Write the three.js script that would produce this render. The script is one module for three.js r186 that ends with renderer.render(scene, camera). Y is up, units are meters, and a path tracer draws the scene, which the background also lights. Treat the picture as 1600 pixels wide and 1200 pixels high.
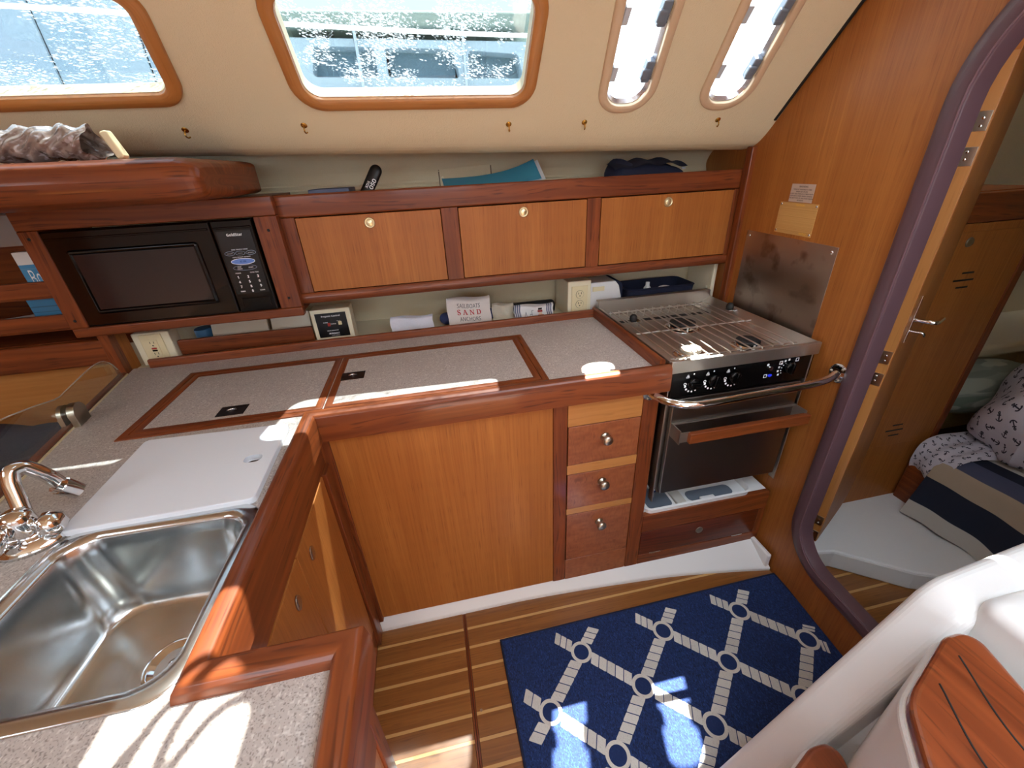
import * as THREE from 'three';
import { RoundedBoxGeometry } from 'three/addons/geometries/RoundedBoxGeometry.js';
import { mergeGeometries, mergeVertices, toCreasedNormals } from 'three/addons/utils/BufferGeometryUtils.js';

// ---------------------------------------------------------------- camera, sky, sun, exposure
const scene = new THREE.Scene();
const camera = new THREE.PerspectiveCamera(85.88, 4 / 3, 0.02, 200);
camera.position.set(0, 1.4458, 1.0238);
camera.rotation.set(-0.482082, -0.177199, -0.052106, 'YXZ');
scene.background = new THREE.Color().setRGB(7.4, 8.6, 10.0);
const sun = new THREE.DirectionalLight(new THREE.Color().setRGB(1, 0.955, 0.89), 80);
sun.position.set(0.22 * 6, 0.9 + 6, -0.39 * 6);
sun.target.position.set(0, 0.9, 0);
sun.castShadow = true;
sun.shadow.mapSize.set(4096, 4096);
Object.assign(sun.shadow.camera, { left: -4, right: 4, top: 4, bottom: -4, near: 0.1, far: 20 });
scene.add(sun, sun.target);
const renderer = new THREE.WebGLRenderer({ antialias: true });
renderer.toneMapping = THREE.LinearToneMapping;
renderer.toneMappingExposure = 0.92;
renderer.shadowMap.enabled = true;

// ---------------------------------------------------------------- helpers
let seed = 7;
const rnd = () => { seed = (seed * 1664525 + 1013904223) >>> 0; return seed / 4294967296; };
const rr_ = (a, b) => a + (b - a) * rnd();
const V3 = (x, y, z) => new THREE.Vector3(x, y, z);
const used = {};
const numbered = (n) => { used[n] = (used[n] ?? -1) + 1; return used[n] ? n + '_' + String(used[n]).padStart(3, '0') : n; };
function fin(o) { o.traverse((m) => { if (m.isMesh) { m.castShadow = true; m.receiveShadow = true; } }); return o; }
// a thing: a Group at its base; its parts are given in world coordinates and moved into it
function thing(name, label, category, p = [0, 0, 0], group) {
  const o = new THREE.Group(); o.name = numbered(name); o.position.set(...p); scene.add(o);
  o.userData = { label, category }; if (group) o.userData.group = group;
  return o;
}
function struct(name, label, p = [0, 0, 0]) {
  const o = new THREE.Group(); o.name = name; o.position.set(...p); scene.add(o);
  o.userData = { kind: 'structure', label, category: 'structure' };
  return o;
}
function rootPos(o) { const v = V3(0, 0, 0); for (let q = o; q && q !== scene; q = q.parent) v.add(q.position); return v; }
function part(parent, name, geo, mat, label) {
  const c = rootPos(parent), m = new THREE.Mesh(geo, mat);
  geo.translate(-c.x, -c.y, -c.z);
  m.name = name; m.castShadow = m.receiveShadow = true; if (label) m.userData.label = label;
  parent.add(m); return m;
}
// a part whose geometry is local: placed at p
function lpart(parent, name, geo, mat, p = [0, 0, 0], rot = [0, 0, 0]) {
  const c = rootPos(parent), m = new THREE.Mesh(geo, mat);
  m.position.set(p[0] - c.x, p[1] - c.y, p[2] - c.z); m.rotation.set(...rot);
  m.name = name; m.castShadow = m.receiveShadow = true; parent.add(m); return m;
}
function single(name, label, category, geo, mat, group) {     // a thing that is one mesh, geometry in world coordinates
  geo.computeBoundingBox(); const b = geo.boundingBox, c = [(b.min.x + b.max.x) / 2, b.min.y, (b.min.z + b.max.z) / 2];
  geo.translate(-c[0], -c[1], -c[2]);
  const m = new THREE.Mesh(geo, mat); m.position.set(...c); m.name = numbered(name); m.castShadow = m.receiveShadow = true;
  m.userData = { label, category }; if (group) m.userData.group = group;
  scene.add(m); return m;
}
// uv in metres, grain along an axis (g = 0,1,2), by the way each face points
function uvm(geo, g = 1, off = true) {
  const q = geo.index ? geo.toNonIndexed() : geo, P = q.attributes.position, uv = new Float32Array(P.count * 2);
  const ou = off ? rnd() * 3 : 0, ov = off ? rnd() * 3 : 0, a = V3(), b = V3(), c = V3(), e = V3();
  for (let i = 0; i < P.count; i += 3) {
    a.fromBufferAttribute(P, i); b.fromBufferAttribute(P, i + 1); c.fromBufferAttribute(P, i + 2);
    e.subVectors(b, a).cross(c.clone().sub(a));
    const n = [Math.abs(e.x), Math.abs(e.y), Math.abs(e.z)], d = n.indexOf(Math.max(...n));
    let t = [0, 1, 2].filter((k) => k !== d); if (t[0] === g) t = [t[1], t[0]];
    for (let k = 0; k < 3; k++) { const p = [P.getX(i + k), P.getY(i + k), P.getZ(i + k)]; uv[(i + k) * 2] = p[t[0]] + ou; uv[(i + k) * 2 + 1] = p[t[1]] + ov; }
  }
  q.setAttribute('uv', new THREE.BufferAttribute(uv, 2)); return q;
}
// box from corner to corner, edges rounded by r
function box(x0, y0, z0, x1, y1, z1, r = 0.002, g = 1, seg = 1) {
  const w = Math.abs(x1 - x0), h = Math.abs(y1 - y0), d = Math.abs(z1 - z0);
  r = Math.min(r, w / 2.05, h / 2.05, d / 2.05);
  const q = r > 0 ? new RoundedBoxGeometry(w, h, d, seg, r) : new THREE.BoxGeometry(w, h, d);
  q.translate((x0 + x1) / 2, (y0 + y1) / 2, (z0 + z1) / 2); return uvm(q, g);
}
function cyl(r0, r1, h, n = 24, axis = 'y') { const q = new THREE.CylinderGeometry(r0, r1, h, n); if (axis === 'x') q.rotateZ(-Math.PI / 2); if (axis === 'z') q.rotateX(Math.PI / 2); return q; }
function lathe(pts, n = 28, axis = 'y') { const q = new THREE.LatheGeometry(pts.map((p) => new THREE.Vector2(...p)), n); if (axis === 'z') q.rotateX(Math.PI / 2); if (axis === 'x') q.rotateZ(-Math.PI / 2); return q; }
function tube(pts, r, n = 48, k = 10) { return new THREE.TubeGeometry(new THREE.CatmullRomCurve3(pts.map((p) => V3(...p)), false, 'catmullrom', 0.35), n, r, k); }
function shapeOf(pts) { return new THREE.Shape(pts.map((p) => new THREE.Vector2(p[0], p[1]))); }
function extr(shape, depth, bevel = 0, seg = 2, curve = 8) {
  return new THREE.ExtrudeGeometry(shape, { depth, bevelEnabled: bevel > 0, bevelSize: bevel, bevelThickness: bevel, bevelOffset: -bevel, bevelSegments: seg, curveSegments: curve });
}
// a polygon with rounded corners: pts [x,y,r]
function round(pts, n = 8) {
  const out = [], N = pts.length;
  for (let i = 0; i < N; i++) {
    const [x, y, r = 0] = pts[i], p = new THREE.Vector2(x, y), a = new THREE.Vector2(...pts[(i + N - 1) % N].slice(0, 2)), b = new THREE.Vector2(...pts[(i + 1) % N].slice(0, 2));
    if (!r) { out.push([x, y]); continue; }
    const u = a.sub(p).normalize(), v = b.sub(p).normalize(), half = Math.acos(THREE.MathUtils.clamp(u.dot(v), -1, 1)) / 2, t = r / Math.tan(half);
    const c = p.clone().add(u.clone().add(v).normalize().multiplyScalar(r / Math.sin(half))), s = p.clone().addScaledVector(u, t), e = p.clone().addScaledVector(v, t);
    let a0 = Math.atan2(s.y - c.y, s.x - c.x), a1 = Math.atan2(e.y - c.y, e.x - c.x), da = a1 - a0;
    while (da > Math.PI) da -= 2 * Math.PI; while (da < -Math.PI) da += 2 * Math.PI;
    for (let k = 0; k <= n; k++) out.push([c.x + r * Math.cos(a0 + da * k / n), c.y + r * Math.sin(a0 + da * k / n)]);
  }
  return out;
}
// sweep a closed profile [u,v] along a path in the XY plane: u to the left of the path, v along +Z; mitred corners
function sweep(profile, path, closed = false, crease = 0.6) {
  let pr = profile, A = 0;
  for (let i = 0; i < pr.length; i++) { const p = pr[i], q = pr[(i + 1) % pr.length]; A += p[0] * q[1] - q[0] * p[1]; }
  if (A < 0) pr = [...pr].reverse();
  const n = path.length, rings = [], len = [0];
  for (let i = 0; i < n; i++) {
    const p = path[i], a = closed || i > 0 ? path[(i + n - 1) % n] : null, b = closed || i < n - 1 ? path[(i + 1) % n] : null;
    const d0 = a ? new THREE.Vector2(p[0] - a[0], p[1] - a[1]).normalize() : null, d1 = b ? new THREE.Vector2(b[0] - p[0], b[1] - p[1]).normalize() : null;
    const n0 = d0 && new THREE.Vector2(-d0.y, d0.x), n1 = d1 && new THREE.Vector2(-d1.y, d1.x);
    let m = n0 && n1 ? n0.clone().add(n1).normalize() : (n0 || n1).clone(); const k = n0 && n1 ? 1 / Math.max(0.3, m.dot(n0)) : 1; m.multiplyScalar(k);
    rings.push(pr.map(([u, v]) => [p[0] + m.x * u, p[1] + m.y * u, v]));
    if (i) len.push(len[i - 1] + Math.hypot(p[0] - path[i - 1][0], p[1] - path[i - 1][1]));
  }
  if (closed) { rings.push(rings[0]); len.push(len[n - 1] + Math.hypot(path[0][0] - path[n - 1][0], path[0][1] - path[n - 1][1])); }
  const per = [0]; for (let i = 0; i < pr.length; i++) { const q = pr[(i + 1) % pr.length]; per.push(per[i] + Math.hypot(q[0] - pr[i][0], q[1] - pr[i][1])); }
  const pos = [], uv = [], ou = rnd() * 3, ov = rnd() * 3;
  const push = (p, u, v) => { pos.push(...p); uv.push(u + ou, v + ov); };
  for (let k = 0; k + 1 < rings.length; k++) for (let i = 0; i < pr.length; i++) {
    const j = (i + 1) % pr.length, a = rings[k][i], b = rings[k][j], c = rings[k + 1][j], d = rings[k + 1][i];
    push(a, per[i], len[k]); push(b, per[i + 1], len[k]); push(c, per[i + 1], len[k + 1]);
    push(a, per[i], len[k]); push(c, per[i + 1], len[k + 1]); push(d, per[i], len[k + 1]);
  }
  if (!closed) {
    const tri = THREE.ShapeUtils.triangulateShape(pr.map((p) => new THREE.Vector2(...p)), []);
    for (const [a, b, c] of tri) {
      for (const i of [a, c, b]) push(rings[0][i], pr[i][0], pr[i][1]);
      for (const i of [a, b, c]) push(rings[rings.length - 1][i], pr[i][0], pr[i][1]);
    }
  }
  const g = new THREE.BufferGeometry();
  g.setAttribute('position', new THREE.Float32BufferAttribute(pos, 3)); g.setAttribute('uv', new THREE.Float32BufferAttribute(uv, 2));
  return toCreasedNormals(g, crease);
}
// the same along a horizontal path of [x, z]: u to the left seen from above, v upward
const hsweep = (profile, path, closed, crease) => sweep(profile, path.map(([x, z]) => [x, -z]), closed, crease).rotateX(-Math.PI / 2);
// grid surface f(u,v) -> [x,y,z], with uv in metres along the two directions or 0..1
function surf(f, nu, nv, metric) {
  const pos = [], uv = [], idx = [];
  for (let j = 0; j <= nv; j++) for (let i = 0; i <= nu; i++) { pos.push(...f(i / nu, j / nv)); uv.push(i / nu * (metric ? metric[0] : 1), j / nv * (metric ? metric[1] : 1)); }
  for (let j = 0; j < nv; j++) for (let i = 0; i < nu; i++) { const a = j * (nu + 1) + i, b = a + 1, c = a + nu + 1, d = c + 1; idx.push(a, b, d, a, d, c); }
  const g = new THREE.BufferGeometry(); g.setAttribute('position', new THREE.Float32BufferAttribute(pos, 3)); g.setAttribute('uv', new THREE.Float32BufferAttribute(uv, 2)); g.setIndex(idx); g.computeVertexNormals(); return g;
}
// print over the front of a geometry: uv 0..1 across x and y
function planar(geo, ax = 0, ay = 1) {
  geo.computeBoundingBox(); const b = geo.boundingBox, P = geo.attributes.position, uv = new Float32Array(P.count * 2), mn = b.min.toArray(), mx = b.max.toArray();
  for (let i = 0; i < P.count; i++) { const p = [P.getX(i), P.getY(i), P.getZ(i)]; uv[i * 2] = (p[ax] - mn[ax]) / (mx[ax] - mn[ax]); uv[i * 2 + 1] = (p[ay] - mn[ay]) / (mx[ay] - mn[ay]); }
  geo.setAttribute('uv', new THREE.BufferAttribute(uv, 2)); return geo;
}
const merge = (l) => mergeGeometries(l.map((g) => { const q = g.index ? g.toNonIndexed() : g.clone(); for (const k of Object.keys(q.attributes)) if (!['position', 'normal', 'uv'].includes(k)) q.deleteAttribute(k); return q; }));
const basis = (a, b, c, o) => new THREE.Matrix4().makeBasis(V3(...a), V3(...b), V3(...c)).setPosition(...o);

// ---------------------------------------------------------------- computed textures
const hsh = (x, y, s) => { let h = (x * 374761393 + y * 668265263 + s * 2147483647) | 0; h = Math.imul(h ^ (h >>> 13), 1274126177); return ((h ^ (h >>> 16)) >>> 0) / 4294967296; };
function vnoise(x, y, px, py, s) {                        // value noise that wraps after px, py cells
  const xi = Math.floor(x), yi = Math.floor(y), fx = x - xi, fy = y - yi, u = fx * fx * (3 - 2 * fx), v = fy * fy * (3 - 2 * fy);
  const w = (a, n) => ((a % n) + n) % n, h = (i, j) => hsh(w(xi + i, px), w(yi + j, py), s);
  return (h(0, 0) * (1 - u) + h(1, 0) * u) * (1 - v) + (h(0, 1) * (1 - u) + h(1, 1) * u) * v;
}
function dtex(w, h, f, sx = 1, sy = 1, srgb = true) {     // f(u,v) -> [r,g,b,a] in 0..255
  const d = new Uint8Array(w * h * 4);
  for (let j = 0; j < h; j++) for (let i = 0; i < w; i++) { const c = f(i / w, j / h), o = (j * w + i) * 4; d[o] = c[0]; d[o + 1] = c[1]; d[o + 2] = c[2]; d[o + 3] = c[3] ?? 255; }
  const t = new THREE.DataTexture(d, w, h); t.wrapS = t.wrapT = THREE.RepeatWrapping; t.magFilter = THREE.LinearFilter; t.minFilter = THREE.LinearMipmapLinearFilter; t.generateMipmaps = true;
  if (srgb) t.colorSpace = THREE.SRGBColorSpace; t.repeat.set(1 / sx, 1 / sy); t.needsUpdate = true; return t;
}
const mixc = (a, b, t) => a.map((x, i) => x + (b[i] - x) * t), cl = (x) => Math.max(0, Math.min(1, x));
// wood: fine streaks along v, broad bands across, pores
function woodTex(c0, c1, c2, s, { fine = 120, broad = 9, wave = 0.02, pores = 0.5, stretch = 3 } = {}) {
  return dtex(512, 512, (u, v) => {
    const wv = u + wave * (vnoise(u * 4, v * 3, 4, 3, s + 9) - 0.5);
    const a = vnoise(wv * fine, v * stretch, fine, stretch, s), b = vnoise(wv * broad, v * 2, broad, 2, s + 1), c = vnoise(wv * fine * 2, v * stretch * 5, fine * 2, stretch * 5, s + 2), e = vnoise(wv * 40, v * 3, 40, 3, s + 3);
    let col = mixc(c0, c1, cl(0.2 + 0.4 * a + 0.45 * (b - 0.4) + 0.3 * (e - 0.5)));
    col = mixc(col, c2, pores * cl((c - 0.72) * 3));
    return col;
  }, 0.42, 0.9);
}
function canvasTex(w, h, draw) {
  const c = document.createElement('canvas'); c.width = w; c.height = h; const x = c.getContext('2d'); draw(x, w, h);
  const t = new THREE.CanvasTexture(c); t.colorSpace = THREE.SRGBColorSpace; t.anisotropy = 4; return t;
}
const speckTex = dtex(512, 512, (u, v) => {
  const a = vnoise(u * 190, v * 190, 190, 190, 4), b = vnoise(u * 95, v * 95, 95, 95, 5), c = vnoise(u * 6, v * 6, 6, 6, 6);
  let col = [184, 174, 166]; if (a > 0.64) col = mixc(col, [116, 104, 98], (a - 0.64) * 2.8); if (b > 0.62) col = mixc(col, [224, 218, 210], (b - 0.64) * 2.4);
  return mixc(col, [172, 160, 152], c * 0.25);
}, 0.3, 0.3);
const grainBump = dtex(256, 256, (u, v) => { const a = 255 * (0.6 * vnoise(u * 120, v * 120, 120, 120, 21) + 0.4 * vnoise(u * 40, v * 40, 40, 40, 22)); return [a, a, a]; }, 0.12, 0.12, false);
const brushed = dtex(256, 256, (u, v) => { const a = 105 + 75 * vnoise(u * 3, v * 128, 3, 128, 31) + 50 * vnoise(u * 5, v * 6, 5, 6, 32); return [a, a, a]; }, 0.3, 0.3, false);
const smear = dtex(256, 256, (u, v) => { const a = 130 + 60 * cl(0.55 * vnoise(u * 6, v * 6, 6, 6, 33) + 0.45 * vnoise(u * 14, v * 14, 14, 14, 34)); return [a, a, a]; }, 0.4, 0.4, false);
const stainTex = dtex(256, 256, (u, v) => { const a = vnoise(u * 4, v * 5, 4, 5, 35), b = vnoise(u * 13, v * 15, 13, 15, 36), c = vnoise(u * 60, v * 50, 60, 50, 37); return mixc(mixc([196, 180, 166], [150, 120, 100], cl(1.3 * a - 0.25)), [126, 104, 90], cl((b - 0.62) * 2 + (c - 0.5) * 0.3)); }, 0.5, 0.5);
const veneerTex = woodTex([152, 88, 36], [182, 116, 54], [112, 60, 22], 41, { fine: 140, broad: 7 });
const trimTex = woodTex([98, 44, 17], [156, 82, 36], [60, 25, 10], 51, { fine: 64, broad: 7, wave: 0.09, pores: 0.75 });
const soleTex = woodTex([122, 74, 32], [158, 102, 48], [86, 50, 22], 61, { fine: 110, broad: 8, stretch: 4 });
const burlTex = dtex(512, 512, (u, v) => {
  const w = u + 0.05 * vnoise(u * 6, v * 8, 6, 8, 71), a = vnoise(w * 9, v * 26, 9, 26, 72), b = vnoise(w * 50, v * 18, 50, 18, 73), c = vnoise(u * 5, v * 5, 5, 5, 74);
  return mixc(mixc([126, 66, 36], [164, 96, 56], cl(0.2 + 0.5 * a + 0.4 * (b - 0.4))), [88, 40, 20], 0.6 * cl((c * 0.5 + b * 0.6 - 0.66) * 3));
}, 0.25, 0.25);

// ---------------------------------------------------------------- materials
const std = (o) => new THREE.MeshStandardMaterial(o), phy = (o) => new THREE.MeshPhysicalMaterial(o);
const M = {
  veneer: phy({ map: veneerTex, roughness: 0.5, specularIntensity: 0.6, clearcoat: 0.1, clearcoatRoughness: 0.3, bumpMap: veneerTex, bumpScale: 0.0002 }),
  trim: phy({ map: trimTex, roughness: 0.5, specularIntensity: 0.6, clearcoat: 0.35, clearcoatRoughness: 0.1, bumpMap: trimTex, bumpScale: 0.00025 }),
  sole: phy({ map: soleTex, roughness: 0.34, clearcoat: 0.35, clearcoatRoughness: 0.25 }),
  holly: phy({ color: 0xc89a5e, roughness: 0.4, clearcoat: 0.3 }),
  burl: phy({ map: burlTex, roughness: 0.38, clearcoat: 0.4, clearcoatRoughness: 0.2 }),
  oak: phy({ map: woodTex([172, 112, 54], [192, 132, 72], [148, 92, 42], 81, { fine: 60, broad: 6 }), roughness: 0.4, clearcoat: 0.4, clearcoatRoughness: 0.25 }),
  laminate: phy({ map: speckTex, roughness: 0.42, clearcoat: 0.2, clearcoatRoughness: 0.35 }),
  liner: std({ color: 0xdacca9, roughness: 0.7, bumpMap: grainBump, bumpScale: 0.0006 }),
  gel: std({ color: 0xe9e7e3, roughness: 0.35 }),
  cream: std({ color: 0xe9dfc0, roughness: 0.5 }),
  ivory: std({ color: 0xe4d6ac, roughness: 0.35 }),
  white: std({ color: 0xeeeeec, roughness: 0.45 }),
  steel: std({ color: 0xc4bfb6, metalness: 1, roughness: 0.62, roughnessMap: brushed }),
  steelDark: std({ color: 0xb0a79c, metalness: 1, roughness: 0.7, roughnessMap: smear }),
  sink: std({ color: 0xcfd1d1, metalness: 1, roughness: 0.32, roughnessMap: smear }),
  steelDoor: std({ color: 0x8e8a85, metalness: 1, roughness: 0.52, roughnessMap: smear }),
  steelStain: std({ map: stainTex, metalness: 1, roughness: 0.62, roughnessMap: smear }),
  chrome: std({ color: 0xe2e2e2, metalness: 1, roughness: 0.09 }),
  rod: std({ color: 0xe6e2dc, metalness: 1, roughness: 0.32 }),
  satin: std({ color: 0xbdb6a6, metalness: 1, roughness: 0.28 }),
  brass: std({ color: 0xc79a4a, metalness: 1, roughness: 0.25 }),
  black: phy({ color: 0x050506, roughness: 0.1, specularIntensity: 0.7 }),
  blackMatt: std({ color: 0x141414, roughness: 0.6 }),
  iron: std({ color: 0x1c1a19, roughness: 0.7 }),
  plum: std({ color: 0x5c4248, roughness: 0.45 }),
  navy: std({ color: 0x141b33, roughness: 0.85 }),
  grey: std({ color: 0x6b7480, roughness: 0.5 }),
  greyLt: std({ color: 0xb9bfc6, roughness: 0.4 }),
  plexi: phy({ color: 0xffffff, transmission: 1, thickness: 0, roughness: 0.02, ior: 1.49 }),
  dark: std({ color: 0x2a1510, roughness: 0.6 }),
};

// ================================================================ THE SETTING
const XL = -3.0, XA = 3.3, ZP = 2.6, YC = 1.95, FL = -0.05;       // saloon end, aft cabin end, port side, overhead, sole
const BX = (z) => 1.2 - 0.065 * z;                                 // the galley bulkhead leans a little out of square
// ---- floor: teak planks with pale holly strips
{
  const f = struct('floor', 'teak cabin sole with pale inlaid strips', [0, FL, 0]);
  part(f, 'subfloor', box(XL, FL - 0.06, -0.7, XA, FL - 0.009, ZP, 0), M.dark);
  const pitch = 0.0685, z0 = -0.0695, strips = [];
  const seam = -0.05;
  for (let k = 0; k < 16; k++) {
    const a = z0 + k * pitch + 0.0045, b = z0 + (k + 1) * pitch - 0.0045;
    part(f, 'plank', box(-0.372, FL - 0.0095, a, seam - 0.007, FL, b, 0.0006, 0), M.sole);
    part(f, 'plank', box(seam + 0.007, FL - 0.0095, a, BX(b) - 0.004, FL, b, 0.0006, 0), M.sole);
    if (k) { part(f, 'holly_strip', box(-0.372, FL - 0.0095, a - 0.009, seam - 0.007, FL, a, 0, 0), M.holly); part(f, 'holly_strip', box(seam + 0.007, FL - 0.0095, a - 0.009, BX(a) - 0.004, FL, a, 0, 0), M.holly); }
  }
  const zz = z0 + 16 * pitch - 0.0045;
  part(f, 'plank_edge', box(seam - 0.006, FL - 0.0095, z0, seam - 0.001, FL - 0.001, zz, 0, 2), M.trim);
  part(f, 'plank_edge', box(seam + 0.001, FL - 0.0095, z0, seam + 0.006, FL - 0.001, zz, 0, 2), M.trim);
  part(f, 'plank', box(XL, FL - 0.0095, zz, BX(1), FL, ZP, 0, 0), M.sole);
  lpart(f, 'floor_screw', cyl(0.004, 0.004, 0.002, 16), M.satin, [-0.028, FL + 0.0005, 0.335]);
  // sole of the aft cabin
  for (let k = 0; k < 9; k++) {
    const a = 0.06 + k * pitch, b = a + pitch - 0.009;
    part(f, 'plank', box(1.24, FL - 0.0095, a, 1.95, FL, b, 0.0006, 0), M.sole);
    part(f, 'holly_strip', box(1.24, FL - 0.0095, b, 1.95, FL, b + 0.009, 0, 0), M.holly);
  }
}
// white moulded pan between the sole and the cupboards
{
  const e = (x) => x < 0.14 ? 0.001 : x < 0.7 ? 0.001 + 0.03 * ((x - 0.14) / 0.56) ** 1.5 : 0.031 + 0.072 * ((x - 0.7) / 0.49) ** 1.3;
  const pan = struct('trim_1', 'white moulded liner strip along the foot of the galley cupboards');
  part(pan, 'liner_strip', surf((u, v) => { const x = -0.365 + u * 1.55, z1 = e(x) + 0.006, t = v; const zb = -0.02;
    if (t < 0.25) return [x, 0.022 + 0.0 * t, zb + (z1 - zb) * 0.25 * t / 0.25 * 0.6];
    if (t < 0.85) { const k = (t - 0.25) / 0.6; return [x, 0.022 - 0.058 * k, zb + (z1 - zb) * (0.15 + 0.85 * k)]; }
    return [x, -0.036 - 0.016 * (t - 0.85) / 0.15, z1]; }, 60, 20), M.gel);
  part(pan, 'liner_upstand', box(1.165, FL, -0.02, 1.185, 0.03, 0.1, 0.008, 0, 2), M.gel);
}
// ---- hull liner: cabin side with window openings, cove under the side deck, hull side
const SL = Math.SQRT1_2, TH = 0.055, CT_ = Math.cos(TH), ST_ = Math.sin(TH);
const HR = basis([CT_, 0, ST_], [0, 1, 0], [-ST_, 0, CT_], [1.22 - 1.22 * CT_ - 0.48 * ST_, 0, -0.48 - 1.22 * ST_ + 0.48 * CT_]);   // the hull side runs a little outward to the left
const CS = HR.clone().multiply(basis([1, 0, 0], [0, SL, SL], [0, -SL, SL], [0, 1.5, -0.48]));   // cabin side plane: a along the boat, b up the slope, n into the cabin
const SAG = (a) => 0.004 - 0.03 * a;                              // the cove drops towards the bulkhead
const bOf = (y) => (y - 1.5) / SL;
const W1 = round([[-1.4, 0.226, 0.05], [-0.59, 0.224, 0.042], [-0.547, 0.437, 0.03], [-1.4, 0.437, 0.03]]);
const W2 = round([[-0.263, 0.198, 0.045], [0.338, 0.186, 0.04], [0.349, 0.445, 0.05], [-0.256, 0.445, 0.05]]);
const portHole = (c, w, b0, b1, lean) => round([[c - w / 2, b0, w * 0.42], [c + w / 2, b0, w * 0.42], [c + w / 2 + lean, b1, w * 0.42], [c - w / 2 + lean, b1, w * 0.42]]);
const P1 = portHole(0.659, 0.135, 0.143, 0.53, -0.035), P2 = portHole(0.985, 0.135, 0.14, 0.53, -0.028);
const holed = (outer, holes) => { const s = shapeOf(outer); for (const h of holes) s.holes.push(new THREE.Path(h.map((p) => new THREE.Vector2(...p)))); return s; };
{
  const w = struct('wall_back', 'cream vinyl cabin side with windows above and hull side below');
  const slab = extr(holed([[XL, 0.11 + SAG(XL) / SL], [1.245, 0.11 + SAG(1.245) / SL], [1.245, 0.66], [XL, 0.66]], [W1, W2, P1, P2]), 0.035); slab.translate(0, 0, -0.035); slab.applyMatrix4(CS);
  part(w, 'cabin_side', uvm(slab, 1, false), M.liner);
  const crv = new THREE.CatmullRomCurve3([V3(-0.4022, 1.5778, 0), V3(-0.425, 1.5555, 0), V3(-0.452, 1.533, 0), V3(-0.487, 1.512, 0), V3(-0.53, 1.502, 0), V3(-0.585, 1.501, 0), V3(-0.66, 1.512, 0), V3(-0.735, 1.515, 0), V3(-0.78, 1.488, 0), V3(-0.8, 1.455, 0), V3(-0.805, 1.38, 0), V3(-0.805, 1.2, 0), V3(-0.8, 1.0, 0), V3(-0.79, 0.8, 0), V3(-0.75, 0.4, 0), V3(-0.62, -0.06, 0)], false, 'centripetal').getPoints(90);
  const path = crv.map((p) => [-p.x, p.y]).reverse();      // in the plane seen from aft: across, up
  const g = sweep([[-0.03, 0], [0, 0], [0, 1.262 - XL], [-0.03, 1.262 - XL]], path, false, 0.9);   // thickness to one side, length along the boat
  g.applyMatrix4(basis([0, 0, -1], [0, 1, 0], [1, 0, 0], [XL, 0, 0]));
  const Q = g.attributes.position; for (let i = 0; i < Q.count; i++) { const w1 = cl((Q.getY(i) - 1.36) / 0.1), d = SAG(Q.getX(i)) * w1; Q.setY(i, Q.getY(i) + d); Q.setZ(i, Q.getZ(i) + d); }
  part(w, 'hull_side', uvm(toCreasedNormals(g, 0.9), 1, false).applyMatrix4(HR), M.liner);
}
// ---- side deck, overhead, the ends and the port side
{
  const d = struct('trim_2', 'white side deck outside the windows');
  part(d, 'side_deck', box(XL, 1.63, -1.4, 1.2, 1.65, -0.78, 0.004), M.gel);
}
{
  const c = struct('ceiling', 'cream overhead with hatch openings');
  const rect = (x0, z0, x1, z1) => [[x0, z0], [x1, z0], [x1, z1], [x0, z1]];
  const s = extr(holed([[XL - 0.05, -0.29], [1.22, -0.055], [1.2, -0.7], [XA + 0.05, -0.7], [XA + 0.05, ZP + 0.05], [XL - 0.05, ZP + 0.05]], [rect(0.2, 0.78, 1.08, 1.95), rect(-0.22, 0.1, -0.04, 0.42), rect(1.21, 0.13, 1.29, 0.25), rect(-2.3, 0.9, -1.6, 1.6)]), 0.05);
  s.rotateX(Math.PI / 2); s.translate(0, YC + 0.05, 0);
  part(c, 'overhead_panel', uvm(s, 1, false), M.liner);
}
{
  const w = struct('wall_left', 'far end of the saloon');
  part(w, 'end_panel', uvm(extr(shapeOf([[-0.85, -0.06], [-0.85, 1.5], [-0.5, 1.5], [-0.02, 2.0], [ZP, 2.0], [ZP, -0.06]]), 0.04).applyMatrix4(basis([0, 0, 1], [0, 1, 0], [-1, 0, 0], [XL, 0, 0])), 1), M.veneer);
}
{
  const w = struct('wall_front', 'port side of the cabin behind the viewer');
  const s = extr(holed([[XL, -0.06], [XA, -0.06], [XA, 2.0], [XL, 2.0]], [round([[-1.5, 1.3, 0.05], [-0.7, 1.3, 0.05], [-0.7, 1.75, 0.05], [-1.5, 1.75, 0.05]]), round([[-0.3, 1.3, 0.05], [0.5, 1.3, 0.05], [0.5, 1.75, 0.05], [-0.3, 1.75, 0.05]])]), 0.05);
  s.translate(0, 0, ZP); part(w, 'side_panel', uvm(s, 1), M.gel);
}
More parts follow.
